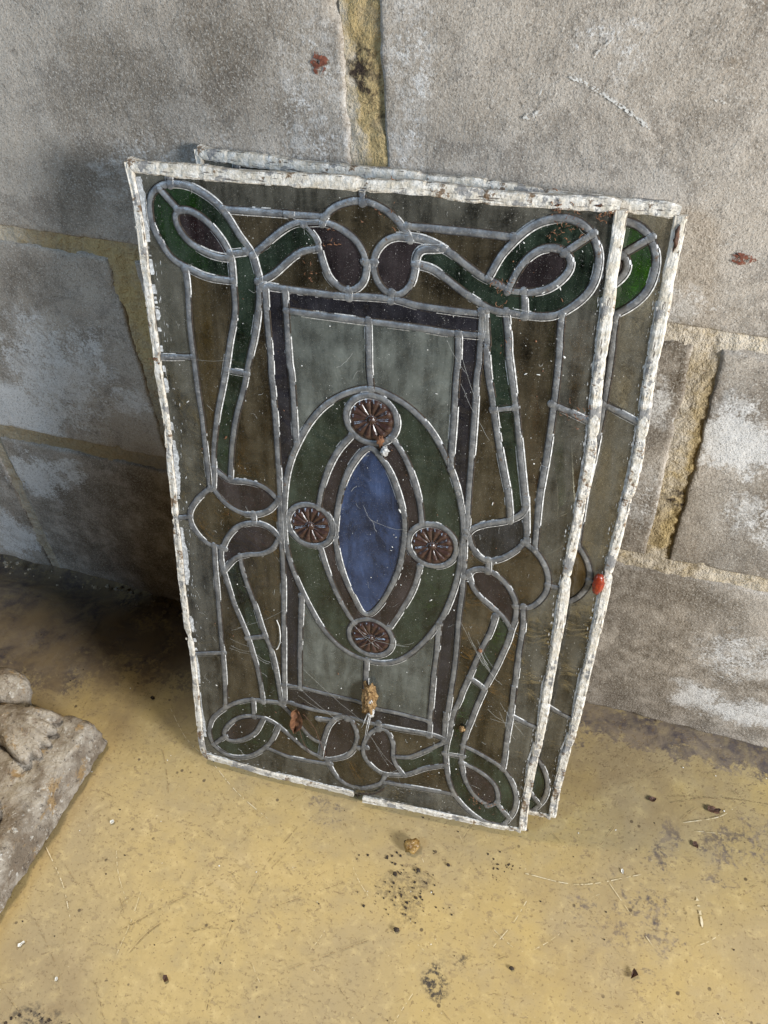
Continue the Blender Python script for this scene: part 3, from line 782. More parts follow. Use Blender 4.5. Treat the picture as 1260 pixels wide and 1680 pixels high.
# ------------------------------------------------------------------ leaded panel, local frame in metres: x along, y up the panel, z out of its face
BOW = ((-20, 4.4), (0, 4.4), (87, 5.5), (163, 4.5), (170, 7.5), (251, 5.0), (326, 0.0), (360, 0.0))


def bow(u, v):
    """how far the sagging lower edge stands out of the flat, in mm"""
    for (a, fa), (b, fb) in zip(BOW, BOW[1:]):
        if u <= b or b == 360:
            t = max(0, min(1, (u - a) / (b - a)))
            return (fa + (fb - fa) * t) * max(0.0, 1 - max(v, 0) / 220) ** 2 + 0.5 * nz(u, v, 1.3, 0.012)
    return 0.0


def loc(u, v, w):
    return (u / 1000, v / 1000, (w + bow(u, v)) / 1000)


def sweep(P, closed, width, height, seed, putty=True, solder=(True, True)):
    """rounded lead along P with putty crumbs on its flanks and solder at its ends"""
    vs, fs, mi = [], [], []
    K = 10
    n = len(P)
    frames = []
    for i, p in enumerate(P):
        a = P[i - 1] if i else (P[-2] if closed else p)
        b = P[i + 1] if i + 1 < n else (P[1] if closed else p)
        t = (b - a).normalized()
        frames.append((p, Vector((-t.y, t.x))))
    for i, (p, nr) in enumerate(frames):
        w = width / 2 * (1 + 0.10 * nz(p.x, p.y, seed, 0.06) + 0.05 * nz(p.x, p.y, seed, 0.3))
        h = height / 2 * (1 + 0.08 * nz(p.x, p.y, seed + 3, 0.15))
        off = 0.25 * nz(p.x, p.y, seed + 7, 0.1)
        for k in range(K):
            a = 2 * math.pi * k / K
            c, s = math.cos(a), math.sin(a)
            c = math.copysign(abs(c) ** 0.75, c)
            s = math.copysign(abs(s) ** 0.7, s)
            q = p + nr * (w * c + off)
            vs.append(loc(q.x, q.y, h * s))
        if i:
            b = (i - 1) * K
            for k in range(K):
                k2 = (k + 1) % K
                fs.append((b + k, b + k2, b + K + k2, b + K + k))
                mi.append(0)
    if not closed:
        fs.append(tuple(range(K - 1, -1, -1)))
        fs.append(tuple((n - 1) * K + k for k in range(K)))
        mi += [0, 0]
    if putty:
        for side in (1, -1):
            prev = None
            for i, (p, nr) in enumerate(frames):
                d = nr * side
                bias = 0.22 * (d.x * 0.75 - d.y * 0.65)
                g = nz(p.x, p.y, seed + 11 + side, 0.035) + 0.25 * nz(p.x, p.y, seed + 15 + side, 0.4) + 1.3 * bias
                kind = 1 if g >= 0.10 else 2      # pale putty, else dark old cement
                if prev is not None and kind != last:
                    prev = None
                last = kind
                rag = min(1.0, 0.35 + g) if kind == 1 else 0.25 + 0.5 * abs(nz(p.x, p.y, seed + 40, 0.5))
                q0 = p + d * (width / 2 * 0.86)
                q1 = p + d * (width / 2 - 0.05 + 0.45 * rag)
                b = len(vs)
                vs.append(loc(q0.x, q0.y, 1.5 + 0.55))
                vs.append(loc(q1.x, q1.y, 1.5 + 0.03))
                if prev is not None:
                    fs.append((prev, prev + 1, b + 1, b) if side < 0 else (prev + 1, prev, b, b + 1))
                    mi.append(kind)
                prev = b
    if not closed:
        for end, on in zip((0, n - 1), solder):
            if not on:
                continue
            p = P[end]
            r = width * (0.56 + 0.12 * nz(p.x, p.y, seed + 2, 0.7))
            b = len(vs)
            M_, N_ = 12, 4
            top_h = height / 2 + 0.22
            for j in range(N_):
                f = (j + 1) / N_ * math.pi / 2
                for m in range(M_):
                    a = 2 * math.pi * m / M_
                    rr = r * math.sin(f) * (1 + 0.16 * nz(math.cos(a) * 2, math.sin(a) * 2, seed + p.x))
                    vs.append(loc(p.x + rr * math.cos(a), p.y + rr * math.sin(a), 1.4 + (top_h - 1.4) * math.cos(f)))
            vs.append(loc(p.x, p.y, top_h))
            c = len(vs) - 1
            for m in range(M_):
                m2 = (m + 1) % M_
                fs.append((c, b + m, b + m2))
                mi.append(0)
                for j in range(N_ - 1):
                    fs.append((b + j * M_ + m, b + (j + 1) * M_ + m, b + (j + 1) * M_ + m2, b + j * M_ + m2))
                    mi.append(0)
    return vs, fs, mi


def edge_strip(P, width, height, seed, mat, parent, side):
    """flaking painted border: ridged section, ragged all over"""
    K = 18
    vs, fs = [], []
    n = len(P)
    for i, p in enumerate(P):
        t = (P[min(i + 1, n - 1)] - P[max(i - 1, 0)]).normalized()
        nr = Vector((-t.y, t.x))
        swell = 1 + 0.14 * nz(p.x, p.y, seed, 0.03) + 0.10 * nz(p.x, p.y, seed + 2, 0.12) + 0.03 * nz(p.x, p.y, seed + 4, 0.4)
        shift = 0.9 * nz(p.x, p.y, seed + 6, 0.03)
        notch = max(0.0, nz(p.x, p.y, seed + 21, 0.11) - 0.28) * 1.6
        for k in range(K):
            a = 2 * math.pi * k / K
            c, s = math.cos(a), math.sin(a)
            x = math.copysign(abs(c) ** 0.5, c) * width / 2
            z = math.copysign(abs(s) ** 0.5, s) * height / 2
            if s > 0:
                z -= 0.9 * math.exp(-((x - 0.6) / 0.9) ** 2) * (0.6 + 1.2 * nz(p.x, p.y, seed + 8, 0.05))
            f = 1 + 0.11 * nz(p.x * 0.06, p.y * 0.06, seed + k * 0.9, 1.0) + 0.04 * nz(p.x * 0.2, p.y * 0.2, seed + k * 1.7, 1.0) + 0.03 * nz(p.x, p.y, seed + k * 1.7, 0.8)
            q = p + nr * (x * (swell - notch * (0.5 + 0.5 * nz(p.x, p.y, seed + 30 + (1 if x > 0 else 5), 0.2))) * f + shift)
            vs.append(loc(q.x, q.y, z * f * (1 - 0.5 * notch)))
        if i:
            b = (i - 1) * K
            for k in range(K):
                k2 = (k + 1) % K
                fs.append((b + k, b + k2, b + K + k2, b + K + k))
    fs.append(tuple(range(K - 1, -1, -1)))
    fs.append(tuple((n - 1) * K + k for k in range(K)))
    # lifted paint flakes
    rg = random.Random(int(seed * 10))
    for _ in range(int(n * 0.35)):
        i = rg.randrange(1, n - 1)
        p = P[i]
        t = (P[i + 1] - P[i - 1]).normalized()
        nr = Vector((-t.y, t.x))
        o = p + nr * rg.uniform(-0.5, 0.5) * width
        z0 = height / 2 * rg.uniform(0.55, 0.95)
        lth, wth = rg.uniform(1.0, 5.0), rg.uniform(0.4, 1.1)
        b = len(vs)
        for du, dw, dz in ((-0.5, -0.5, 0), (0.45, -0.35, rg.uniform(0, 0.5)), (0.5, 0.5, rg.uniform(0.1, 0.8)), (-0.4, 0.45, rg.uniform(0, 0.5))):
            q = o + t * du * lth + nr * dw * wth
            vs.append(loc(q.x, q.y, z0 + dz))
        fs.append((b, b + 1, b + 2, b + 3))
    return mesh_obj('edge_strip', vs, fs, mat, parent, smooth=False)


def smear(P, w0, w1, seed, parent):
    """old putty smeared over the glass beside the border"""
    vs, fs = [], []
    prev = None
    for i, p in enumerate(P):
        t = (P[min(i + 1, len(P) - 1)] - P[max(i - 1, 0)]).normalized()
        nr = Vector((-t.y, t.x))
        for lane in range(3):
            pass
        g = nz(p.x, p.y, seed, 0.022) + 0.5 * nz(p.x, p.y, seed + 3, 0.12) + 0.25 * nz(p.x, p.y, seed + 5, 0.6)
        w = w0 + (w1 - w0) * max(0, min(1, 0.5 + g))
        b = len(vs)
        q = p + nr * w
        vs.append(loc(p.x, p.y, 1.9))
        vs.append(loc(q.x, q.y, 1.55))
        if prev is not None and g > -0.15:
            fs.append((prev, prev + 1, b + 1, b))
        prev = b
    rg = random.Random(int(seed * 7))
    for _ in range(len(P) // 4):
        p = rg.choice(P)
        t = Vector((0, 1)) if abs(P[-1].y - P[0].y) > 100 else Vector((1, 0))
        s = 1 if (P[-1] - P[0]).dot(t) > 0 else -1
        nr = Vector((-t.y, t.x)) * s
        q = p + nr * rg.uniform(w0, w1 * 2.2)
        l, w = rg.uniform(0.3, 2.4), rg.uniform(0.12, 0.4)
        b = len(vs)
        for a, c in ((-l, 0), (0, -w), (l, w * 0.3), (0, w)):
            r = q + t * a + nr * c
            vs.append(loc(r.x, r.y, 1.53 + 0.1 * (c == 0)))
        fs.append((b, b + 1, b + 2, b + 3))
    return mesh_obj('putty_smear', vs, fs, 'putty', parent, smooth=False)


def roundel(cx, cy, parent, seed):
    RR, A, B = 17.6, 112, 15
    vs, fs = [], []
    for j in range(1, B + 1):
        r = RR * j / B
        for i in range(A):
            a = 2 * math.pi * i / A + seed
            pet = abs(math.cos(7 * a)) ** 0.7
            if r < 2.4:
                z = 2.2 + 2.2 * math.sqrt(max(0, 1 - (r / 2.4) ** 2))
            else:
                z = 1.2 + pet * (1.9 * math.sin(math.pi * min(1, (r - 2.0) / 15.0)) + 1.1 * math.exp(-((r - 13.6) / 1.5) ** 2))
            vs.append(loc(cx + r * math.cos(a), cy + r * math.sin(a), z))
    vs.append(loc(cx, cy, 4.4))
    c = len(vs) - 1
    for i in range(A):
        i2 = (i + 1) % A
        fs.append((c, i, i2))
        for j in range(B - 1):
            fs.append((j * A + i, (j + 1) * A + i, (j + 1) * A + i2, j * A + i2))
    b = len(vs)
    for i in range(A):
        a = 2 * math.pi * i / A + seed
        vs.append(loc(cx + RR * math.cos(a), cy + RR * math.sin(a), -1.5))
    o = (B - 1) * A
    for i in range(A):
        i2 = (i + 1) % A
        fs.append((o + i, b + i, b + i2, o + i2))
    fs.append(tuple(b + i for i in range(A - 1, -1, -1)))
    return mesh_obj('glass_roundel', vs, fs, 'roundel', parent)


def inset_outline():
    """centre line of the border strips, all round"""
    out = []
    for k in ('top', 'right', 'low_right', 'low_left', 'left'):
        out += [Vector(q) for q in EDGES[k][:-1]]
    return out


tilt_rng = random.Random(3)


def make_panel():
    root = empty('stained_glass_panel')
    # lead
    lines = [(resample(c, 2.2), False) for c in CAMES]
    closed_ids = [i for i, c in enumerate(CAMES) if (Vector(c[0]) - Vector(c[-1])).length < 0.2]
    for i in closed_ids:
        lines[i] = (resample(CAMES[i], 2.2, True), True)
    for cx, cy in ROUNDELS:
        ring = [(cx + 19.3 * math.cos(2 * math.pi * q / 40), cy + 19.3 * math.sin(2 * math.pi * q / 40)) for q in range(41)]
        lines.append((resample(ring, 2.2, True), True))
    for i, (P, closed) in enumerate(lines):
        wide = 5.9 if closed else 5.8
        vs, fs, mi = sweep(P, closed, wide, 4.0, 3.7 * i)
        mesh_obj('lead_came', vs, fs, ['lead', 'putty', 'crumb'], root, True, mi)
    # glass: cut the sheet along every lead
    io = inset_outline()
    pts, edges = [], []

    def chain(P, closed):
        b = len(pts)
        pts.extend([Vector((q.x, q.y)) for q in P])
        edges.extend([(b + q, b + q + 1) for q in range(len(P) - 1)])
        if closed:
            edges.append((b + len(P) - 1, b))

    for P, closed in lines:
        chain(P[:-1] if closed else P, closed)
    chain(io, True)
    # close the joints: tie every loose end to the nearest other lead or to the border
    segs = [(li, P[q], P[q + 1], q) for li, (P, _) in enumerate(lines) for q in range(len(P) - 1)]
    segs += [(-1, a, b, 0) for a, b in zip(io, io[1:] + io[:1])]
    for li, (P, closed) in enumerate(lines):
        if closed:
            continue
        for end, near in ((P[0], 0), (P[-1], len(P) - 1)):
            best = None
            for lj, a, b, q in segs:
                if lj == li and abs(q - near) < 9:
                    continue
                d = b - a
                t = max(0, min(1, (end - a).dot(d) / max(1e-9, d.length_squared)))
                c = a + d * t
                if best is None or (c - end).length < best[0]:
                    best = ((c - end).length, c)
            if best and 1e-4 < best[0] < 8:
                b = len(pts)
                pts.extend([end.copy(), best[1] + (best[1] - end).normalized() * 0.15])
                edges.append((b, b + 1))
    V, E, F, _, OE, _ = delaunay_2d_cdt(pts, edges, [], 0, 0.01)
    cut = set()
    for e_, orig in zip(E, OE):
        if orig:
            cut.add((min(e_), max(e_)))
    owner = {}
    for f, tri in enumerate(F):
        for q in range(len(tri)):
            a, b = tri[q], tri[(q + 1) % len(tri)]
            owner.setdefault((min(a, b), max(a, b)), []).append(f)
    comp = [-1] * len(F)
    regions = []
    for f0 in range(len(F)):
        if comp[f0] >= 0:
            continue
        st = [f0]
        comp[f0] = len(regions)
        cur = []
        while st:
            f = st.pop()
            cur.append(f)
            tri = F[f]
            for q in range(len(tri)):
                a, b = tri[q], tri[(q + 1) % len(tri)]
                key = (min(a, b), max(a, b))
                if key in cut:
                    continue
                for g in owner[key]:
                    if comp[g] < 0:
                        comp[g] = comp[f0]
                        st.append(g)
        regions.append(cur)

    def inside(poly, p):
        res = False
        for a, b in zip(poly, poly[1:] + poly[:1]):
            if (a.y > p[1]) != (b.y > p[1]) and p[0] < (b.x - a.x) * (p[1] - a.y) / (b.y - a.y) + a.x:
                res = not res
        return res

    def in_tri(tri, p):
        return inside([V[q] for q in tri], p)

    seeds = [(s, k) for k, L in PANE_SEEDS.items() for s in L]
    for cur in regions:
        area2 = sum(abs((V[F[f][1]] - V[F[f][0]]).cross(V[F[f][2]] - V[F[f][0]])) / 2 for f in cur)
        if area2 < 3:
            continue
        cen = sum(((V[F[f][0]] + V[F[f][1]] + V[F[f][2]]) / 3 * (abs((V[F[f][1]] - V[F[f][0]]).cross(V[F[f][2]] - V[F[f][0]])) / 2 / area2) for f in cur), Vector((0, 0)))
        t0 = F[cur[0]]
        if not inside(io, (V[t0[0]] + V[t0[1]] + V[t0[2]]) / 3):
            continue
        if any((cen - Vector(r)).length < 4 and area2 > 700 and area2 < 1500 for r in ROUNDELS):
            continue
        kinds = [k for s, k in seeds if any(in_tri(F[f], s) for f in cur)]
        if len(set(kinds)) > 1:
            print('PANE MIX', [round(q) for q in cen], round(area2), kinds)
        if not kinds and area2 > 40:
            print('PANE NOSEED', [round(q) for q in cen], round(area2))
        kind = kinds[0] if kinds else 'amber'
        idx = {}
        vs, fs = [], []
        span = max(max(abs(V[q].x - cen.x), abs(V[q].y - cen.y)) for f in cur for q in F[f])
        lim = min(0.03, 0.55 / span)
        ta, tb = tilt_rng.uniform(-lim, lim), tilt_rng.uniform(-lim, lim)
        for f in cur:
            for q in F[f]:
                if q not in idx:
                    idx[q] = len(idx)
                    vs.append(loc(V[q].x, V[q].y, 1.3 + ta * (V[q].x - cen.x) + tb * (V[q].y - cen.y)))
        nv = len(vs)
        for q in idx:
            vs.append(loc(V[q].x, V[q].y, -1.3 + ta * (V[q].x - cen.x) + tb * (V[q].y - cen.y)))
        edge_use = {}
        for f in cur:
            tri = [idx[q] for q in F[f]]
            a, b, c = (Vector(vs[q]) for q in tri)
            if (b - a).cross(c - a).z < 0:
                tri.reverse()
            fs.append(tuple(tri))
            fs.append(tuple(q + nv for q in reversed(tri)))
            for q in range(3):
                a, b = tri[q], tri[(q + 1) % 3]
                if (b, a) in edge_use:
                    del edge_use[(b, a)]
                else:
                    edge_use[(a, b)] = 1
        for a, b in edge_use:
            fs.append((b, a, a + nv, b + nv))
        mesh_obj('glass_pane', vs, fs, kind, root, smooth=False)
    for i, (cx, cy) in enumerate(ROUNDELS):
        roundel(cx, cy, root, 0.3 + 1.1 * i)
    # border strips: top, right, two lower lengths either side of the break, left
    for k, wd, ht, sd_, mt in (('top', 8.8, 7.0, 2.1, 'strip_across'), ('right', 7.5, 7.2, 6.4, 'strip_up'), ('low_right', 6.4, 5.8, 9.2, 'strip_across'), ('low_left', 7.0, 6.2, 13.7, 'strip_across'), ('left', 6.4, 7.0, 17.9, 'strip_up')):
        edge_strip(resample(EDGES[k], 1.8), wd, ht, sd_, mt, root, 1)
    # smears of putty along the borders
    ins = lambda k, du, dv: [(u + du, v + dv) for u, v in EDGES[k]]
    smear(resample(list(reversed(ins('left', 3.4, 0)))[1:-1], 1.0), 0.8, 4.8, 4.4, root)
    smear(resample(list(reversed(ins('low_left', 0, 3.0))), 1.0), 0.3, 2.4, 7.7, root)
    smear(resample(list(reversed(ins('low_right', 0, 2.8))), 1.0), 0.2, 1.6, 9.9, root)
    smear(resample(list(reversed(ins('right', -3.8, 0)))[1:-1], 1.0), 0.2, 1.6, 12.3, root)
    return root


def copy_tree(o, parent=None):
    c = o.copy()
    COL.objects.link(c)
    if parent:
        c.parent = parent
    for ch in [q for q in bpy.data.objects if q.parent == o]:
        copy_tree(ch, c)
    return c


def stand(o, ax, ay, yaw, tilt, tall=1.0):
    e = Vector((math.cos(yaw), math.sin(yaw), 0))
    n = Vector((-math.sin(yaw), math.cos(yaw), 0))
    u = n * math.sin(tilt) + Vector((0, 0, math.cos(tilt)))
    f = e.cross(u)
    m = Matrix((e, u * tall, f)).transposed().to_4x4()
    m.translation = (ax, ay, 0.0005)
    o.matrix_world = m
    return m


panel = make_panel()
back = copy_tree(panel)
PM = stand(panel, -0.160536, -0.170402, 0.046346, 0.232160)
BM = stand(back, -0.137375, -0.121411, -0.041037, 0.208544, 0.990)
tag(panel, 'front leaded glass panel with blue centre oval, its whole face in view', 'glass panel', 'leaded glass panels leaning on the block wall')
tag(back, 'rear leaded glass panel, only white top and right edges showing behind the front one', 'glass panel', 'leaded glass panels leaning on the block wall')


def lump(name, c, r, mat, parent=None, seed=0.0, amp=0.25, sub=2, frame=None, fq=1.6):
    """an irregular clod: c centre, r three radii, in the frame's own axes"""
    bm = bmesh.new()
    bmesh.ops.create_icosphere(bm, subdivisions=sub, radius=1.0)
    vs = []
    for v in bm.verts:
        k = 1 + amp * nz(v.co.x, v.co.y, v.co.z + seed, fq) + amp * 0.6 * nz(v.co.x, v.co.y, v.co.z + seed + 4, fq * 2.3)
        p = Vector((c[0] + v.co.x * r[0] * k, c[1] + v.co.y * r[1] * k, c[2] + v.co.z * r[2] * k))
        vs.append(tuple(frame @ p) if frame else tuple(p))
    fs = [tuple(v.index for v in f.verts) for f in bm.faces]
    bm.free()
    return mesh_obj(name, vs, fs, mat, parent)


# red wax stuck to the rear panel's right border: it moves with that panel
lump('red_wax_drip', (0.3225, 0.2870, 0.0056), (0.0044, 0.0092, 0.0030), 'red', back, 3.0, 0.22, 3)
lump('brown_crust', (0.3275, 0.548, 0.003), (0.0016, 0.008, 0.0016), 'leaf_dark', back, 5.0, 0.5, 3, None, 3)


# the crack that runs up from the broken lower border
def panel_pt(a, b, l):
    return loc(a * 1000, b * 1000, l * 1000)


ribbon('crack', [(0.1655, 0.004), (0.168, 0.013), (0.180, 0.0165), (0.187, 0.021), (0.193, 0.029)], 0.0019, 'crumb', panel, panel_pt, 0.0030, 2.0, -2.0)

# ------------------------------------------------------------------ carved stone at the left
def make_statue():
    root = empty('stone_statue', (-0.42, -0.36, 0))
    tag(root, 'weathered carved stone statue with paw on a rough plinth at left', 'statue')
    inv = Matrix.Translation((0.42, 0.36, 0))

    def blob_mesh(name, parts, voxel, amp, boxes=()):
        bm = bmesh.new()
        for c, r, rot in parts:
            m = Matrix.Translation(c) @ Matrix.Rotation(rot[2], 4, 'Z') @ Matrix.Rotation(rot[1], 4, 'Y') @ Matrix.Rotation(rot[0], 4, 'X') @ Matrix.Diagonal((*r, 1))
            bmesh.ops.create_icosphere(bm, subdivisions=4, radius=1.0, matrix=m)
        for lo, hi in boxes:
            m = Matrix.Translation([(a + b) / 2 for a, b in zip(lo, hi)]) @ Matrix.Diagonal([b - a for a, b in zip(lo, hi)] + [1])
            new = bmesh.ops.create_cube(bm, size=1.0, matrix=m)['verts']
            for v in new:
                if v.co.z > (lo[2] + hi[2]) / 2:      # battered sides
                    v.co.x -= 0.006
                    v.co.y -= 0.004
        me = bpy.data.meshes.new(name)
        bm.to_mesh(me)
        bm.free()
        tmp = bpy.data.objects.new(name + '_form', me)
        COL.objects.link(tmp)
        rm = tmp.modifiers.new('r', 'REMESH')
        rm.mode = 'VOXEL'
        rm.voxel_size = voxel
        sm = tmp.modifiers.new('s', 'SMOOTH')
        sm.iterations = (2 if voxel < 0.002 else 4) if not boxes else 8
        dg = bpy.context.evaluated_depsgraph_get()
        ev = tmp.evaluated_get(dg)
        src = ev.to_mesh()
        vs = [v.co.copy() for v in src.vertices]
        ns = [v.normal.copy() for v in src.vertices]
        fs = [tuple(p.vertices) for p in src.polygons]
        ev.to_mesh_clear()
        bpy.data.objects.remove(tmp)
        bpy.data.meshes.remove(me)
        out = []
        for p, n in zip(vs, ns):
            d = amp * (0.0022 * nz(p.x, p.y, p.z, 45) + 0.0014 * nz(p.x, p.y, p.z + 2, 130) + 0.0007 * nz(p.x, p.y, p.z + 5, 320))
            q = p + n * d
            q.z = max(q.z, 0.0004)
            out.append(tuple(inv @ q))
        return mesh_obj(name, out, fs, 'stone', root)

    # plinth, its right arris worn round
    blob_mesh('plinth', [], 0.0026, 1.25, [((-0.72, -0.62, 0.0), (-0.262, -0.184, 0.042))])
    # the paw: broad pad, four toes fanning to the right
    toes = [((-0.334, -0.219, 0.049), (0.034, 0.0215, 0.0125), (0, 0, -0.2))]
    for i, (a, ln) in enumerate(((0.22, 0.027), (0.03, 0.031), (-0.14, 0.033), (-0.31, 0.033), (-0.48, 0.029))):
        bx, by = -0.337, -0.2065 - i * 0.0056
        toes.append(((bx + math.cos(a) * 0.021, by + math.sin(a) * 0.021, 0.050), (ln * 0.85, 0.0073, 0.0112), (0, 0.16, a)))
    blob_mesh('paw', toes, 0.0011, 0.4)
    blob_mesh('hind_paw', [((-0.372, -0.182, 0.046), (0.03, 0.02, 0.020), (0, 0.1, -0.15)), ((-0.357, -0.188, 0.042), (0.020, 0.012, 0.016), (0, 0.2, -0.4)), ((-0.43, -0.19, 0.07), (0.05, 0.03, 0.04), (0, 0, 0))], 0.0022, 0.8)
    blob_mesh('haunch', [((-0.318, -0.335, 0.052), (0.036, 0.058, 0.036), (0, 0, 0.12)), ((-0.40, -0.40, 0.09), (0.075, 0.10, 0.085), (0, 0, 0)), ((-0.50, -0.30, 0.13), (0.10, 0.10, 0.13), (0, 0, 0))], 0.004, 0.8)
    blob_mesh('unseen_body', [((-0.43, -0.34, 0.16), (0.085, 0.10, 0.15), (0, 0.1, 0)), ((-0.425, -0.33, 0.33), (0.075, 0.085, 0.14), (0, 0, 0)), ((-0.41, -0.33, 0.49), (0.055, 0.06, 0.065), (0, 0, 0))], 0.006, 1.0)  # unseen upper body, its height shaped to throw shade on the floor
    return root


make_statue()

# ------------------------------------------------------------------ litter on the floor
def scrap(name, label, cat, pts, at, rot, mat, group=None, lift=0.0012, curl=0.002, th=0.0004, seed=0.0):
    """a thin torn scrap with a curled outline, pts in mm"""
    m = Matrix.Translation((at[0], at[1], lift)) @ Matrix.Rotation(rot, 4, 'Z')
    vs = []
    n = len(pts)
    c = (sum(p[0] for p in pts) / n, sum(p[1] for p in pts) / n)
    rings = 3
    for j in range(rings):
        f = 1 - j / rings
        for i, p in enumerate(pts):
            x, y = c[0] + (p[0] - c[0]) * f, c[1] + (p[1] - c[1]) * f
            z = curl * (f ** 2) * (0.55 + 0.9 * nz(x * 0.25, y * 0.25, seed)) + 0.0006 * nz(x * 0.7, y * 0.7, seed)
            vs.append(Vector((x / 1000, y / 1000, max(-lift + 0.0004, z))))
    vs.append(Vector((c[0] / 1000, c[1] / 1000, -lift + 0.0006)))
    fs = []
    for i in range(n):
        i2 = (i + 1) % n
        for j in range(rings - 1):
            fs.append((j * n + i, j * n + i2, (j + 1) * n + i2, (j + 1) * n + i))
        fs.append(((rings - 1) * n + i, (rings - 1) * n + i2, len(vs) - 1))
    k = len(vs)
    vs += [v + Vector((0, 0, -th)) for v in vs]
    fs += [tuple(q + k for q in reversed(f)) for f in fs]
    for i in range(n):
        i2 = (i + 1) % n
        fs.append((i2, i, i + k, i2 + k))
    vs = [tuple(m @ v) for v in vs]
    o = mesh_obj(name, [(v[0] - at[0], v[1] - at[1], v[2]) for v in vs], fs, mat, None, smooth=False)
    o.location = (at[0], at[1], 0)
    if cat:
        tag(o, label, cat, group)
    return o


def torn(rx, ry, n, seed):
    return [(rx * math.cos(a) * (1 + 0.5 * nz(math.cos(a), math.sin(a), seed, 1.8)), ry * math.sin(a) * (1 + 0.5 * nz(math.cos(a), math.sin(a), seed + 2, 1.8))) for a in (2 * math.pi * i / n for i in range(n))]


G1 = 'brown leaf scraps on the floor'
scrap('leaf_scrap', 'small dark brown leaf scrap on the floor nearest the wall at right', 'leaf', torn(3.8, 2.6, 14, 1.0), (0.271, -0.085), 0.3, 'leaf_dark', G1, seed=1)
scrap('leaf_scrap', 'largest dark brown leaf scrap on grey worn floor at right', 'leaf', torn(5.6, 3.6, 16, 4.0), (0.326, -0.079), -0.1, 'leaf_dark', G1, seed=2)
scrap('leaf_scrap', 'triangular brown leaf scrap alone near the bottom right of the floor', 'leaf', [(-3, -4.5), (0.5, -2.2), (3.2, -1.0), (2.0, 1.2), (0.3, 4.6), (-1.4, 1.6)], (0.275, -0.245), 0.2, 'leaf_dark', G1, curl=0.004, seed=3)
scrap('leaf_scrap', 'dark leaf scrap below the largest one, at right of floor', 'leaf', torn(2.2, 3.2, 12, 7.0), (0.313, -0.118), 0.5, 'leaf_dark', G1, seed=4)
scrap('leaf_scrap', 'brown leaf scrap on the floor at lower left beside the yellow patch', 'leaf', torn(3.0, 2.2, 12, 9.0), (-0.094, -0.368), -0.5, 'leaf_dark', G1, seed=5)
G2 = 'white paint chips on the floor'
scrap('paint_chip', 'bluish white paint chip on the floor at bottom left', 'chip', [(-3, -1.6), (-0.6, -2.2), (1.0, -0.6), (3.2, 0.4), (2.4, 2.0), (-0.4, 1.0), (-2.8, 0.8)], (-0.229, -0.382), 0.6, 'chip', G2, curl=0.001)
scrap('paint_chip', 'tiny cream chip on the floor right of the bluish white one', 'chip', torn(1.4, 1.8, 9, 3.0), (-0.183, -0.397), 0.2, 'chip', G2, curl=0.001)
scrap('paint_chip', 'pale round chip on the floor right of the stone plinth', 'chip', torn(2.1, 2.0, 10, 5.0), (-0.212, -0.26), 0.2, 'chip', G2, curl=0.002)
scrap('paint_chip', 'small white chip on the floor right of the dark crumb cluster', 'chip', torn(1.2, 1.9, 9, 6.0), (0.254, -0.162), 0.4, 'chip', G2, curl=0.001)

peb = lump('pebble', (0, 0, 0.0052), (0.0068, 0.0062, 0.0056), 'pebble', None, 2.0, 0.45, 3, None, 1.5)
peb.location = (0.069, -0.197, 0)
tag(peb, 'glossy amber brown pebble on the floor just below the panel', 'pebble')

rg = random.Random(5)
GC = 'black dirt crumbs on the floor'
named = [(0.062, -0.2255, 2.2, 'darkest round crumb at the left of the crumb cluster below the pebble'), (0.0805, -0.216, 2.0, 'black crumb uppermost in the cluster below the pebble'), (0.078, -0.271, 2.6, 'brown crumb lowest of the cluster below the pebble'),
         (0.179, -0.271, 1.9, 'single black crumb right of the soot smudge'), (-0.245, -0.124, 2.4, 'black crumb on the floor above the stone plinth corner'), (0.105, -0.203, 1.6, 'small black crumb at the right tip of the crumb cluster')]
for i, (x, y, r, lab) in enumerate(named):
    c = lump('dirt_crumb', (0, 0, r * 0.0006), (r / 1000, r * 0.0008, r * 0.0007), 'crumb', None, i * 3.1, 0.5, 2)
    c.location = (x, y, 0)
    tag(c, lab, 'crumb', GC)


def scatter(name, label, cat, items, mat):
    """many tiny clods as one object nobody would count"""
    vs, fs = [], []
    for x, y, r in items:
        b = len(vs)
        n = 6
        for j, (f, z) in enumerate(((1.0, 0.0), (0.75, 0.7))):
            for i in range(n):
                a = 2 * math.pi * i / n + x * 900
                k = r * f * (0.7 + 0.6 * rg.random())
                vs.append((x + k * math.cos(a), y + k * math.sin(a), 0.0002 + z * r * 0.7))
        for i in range(n):
            i2 = (i + 1) % n
            fs.append((b + i, b + i2, b + n + i2, b + n + i))
        fs.append(tuple(b + n + i for i in range(n)))
    o = mesh_obj(name, vs, fs, mat, None, smooth=False)
    tag(o, label, cat, None, 'stuff')
    return o


its = []
for _ in range(90):
    its.append((0.072 + rg.gauss(0, 0.016), -0.235 + rg.gauss(0, 0.016), rg.choice((0.0004, 0.0006, 0.0008, 0.0012))))
for _ in range(26):
    its.append((0.156 + rg.gauss(0, 0.009), -0.187 + rg.gauss(0, 0.008), rg.choice((0.0003, 0.0006, 0.0009))))
for _ in range(60):
    its.append((-0.165 + rg.gauss(0, 0.018), -0.438 + rg.gauss(0, 0.010), rg.choice((0.0005, 0.0008, 0.0014))))
for _ in range(170):
    its.append((rg.uniform(-0.35, 0.42), rg.uniform(-0.47, -0.03), rg.choice((0.0003, 0.0004, 0.0006, 0.0008))))
scatter('dirt_grains', 'fine black and brown dirt grains scattered over the yellow floor', 'dirt', its, 'crumb')
its = [(rg.uniform(-0.35, 0.42), rg.uniform(-0.47, -0.03), rg.choice((0.0003, 0.0005, 0.0007))) for _ in range(70)]
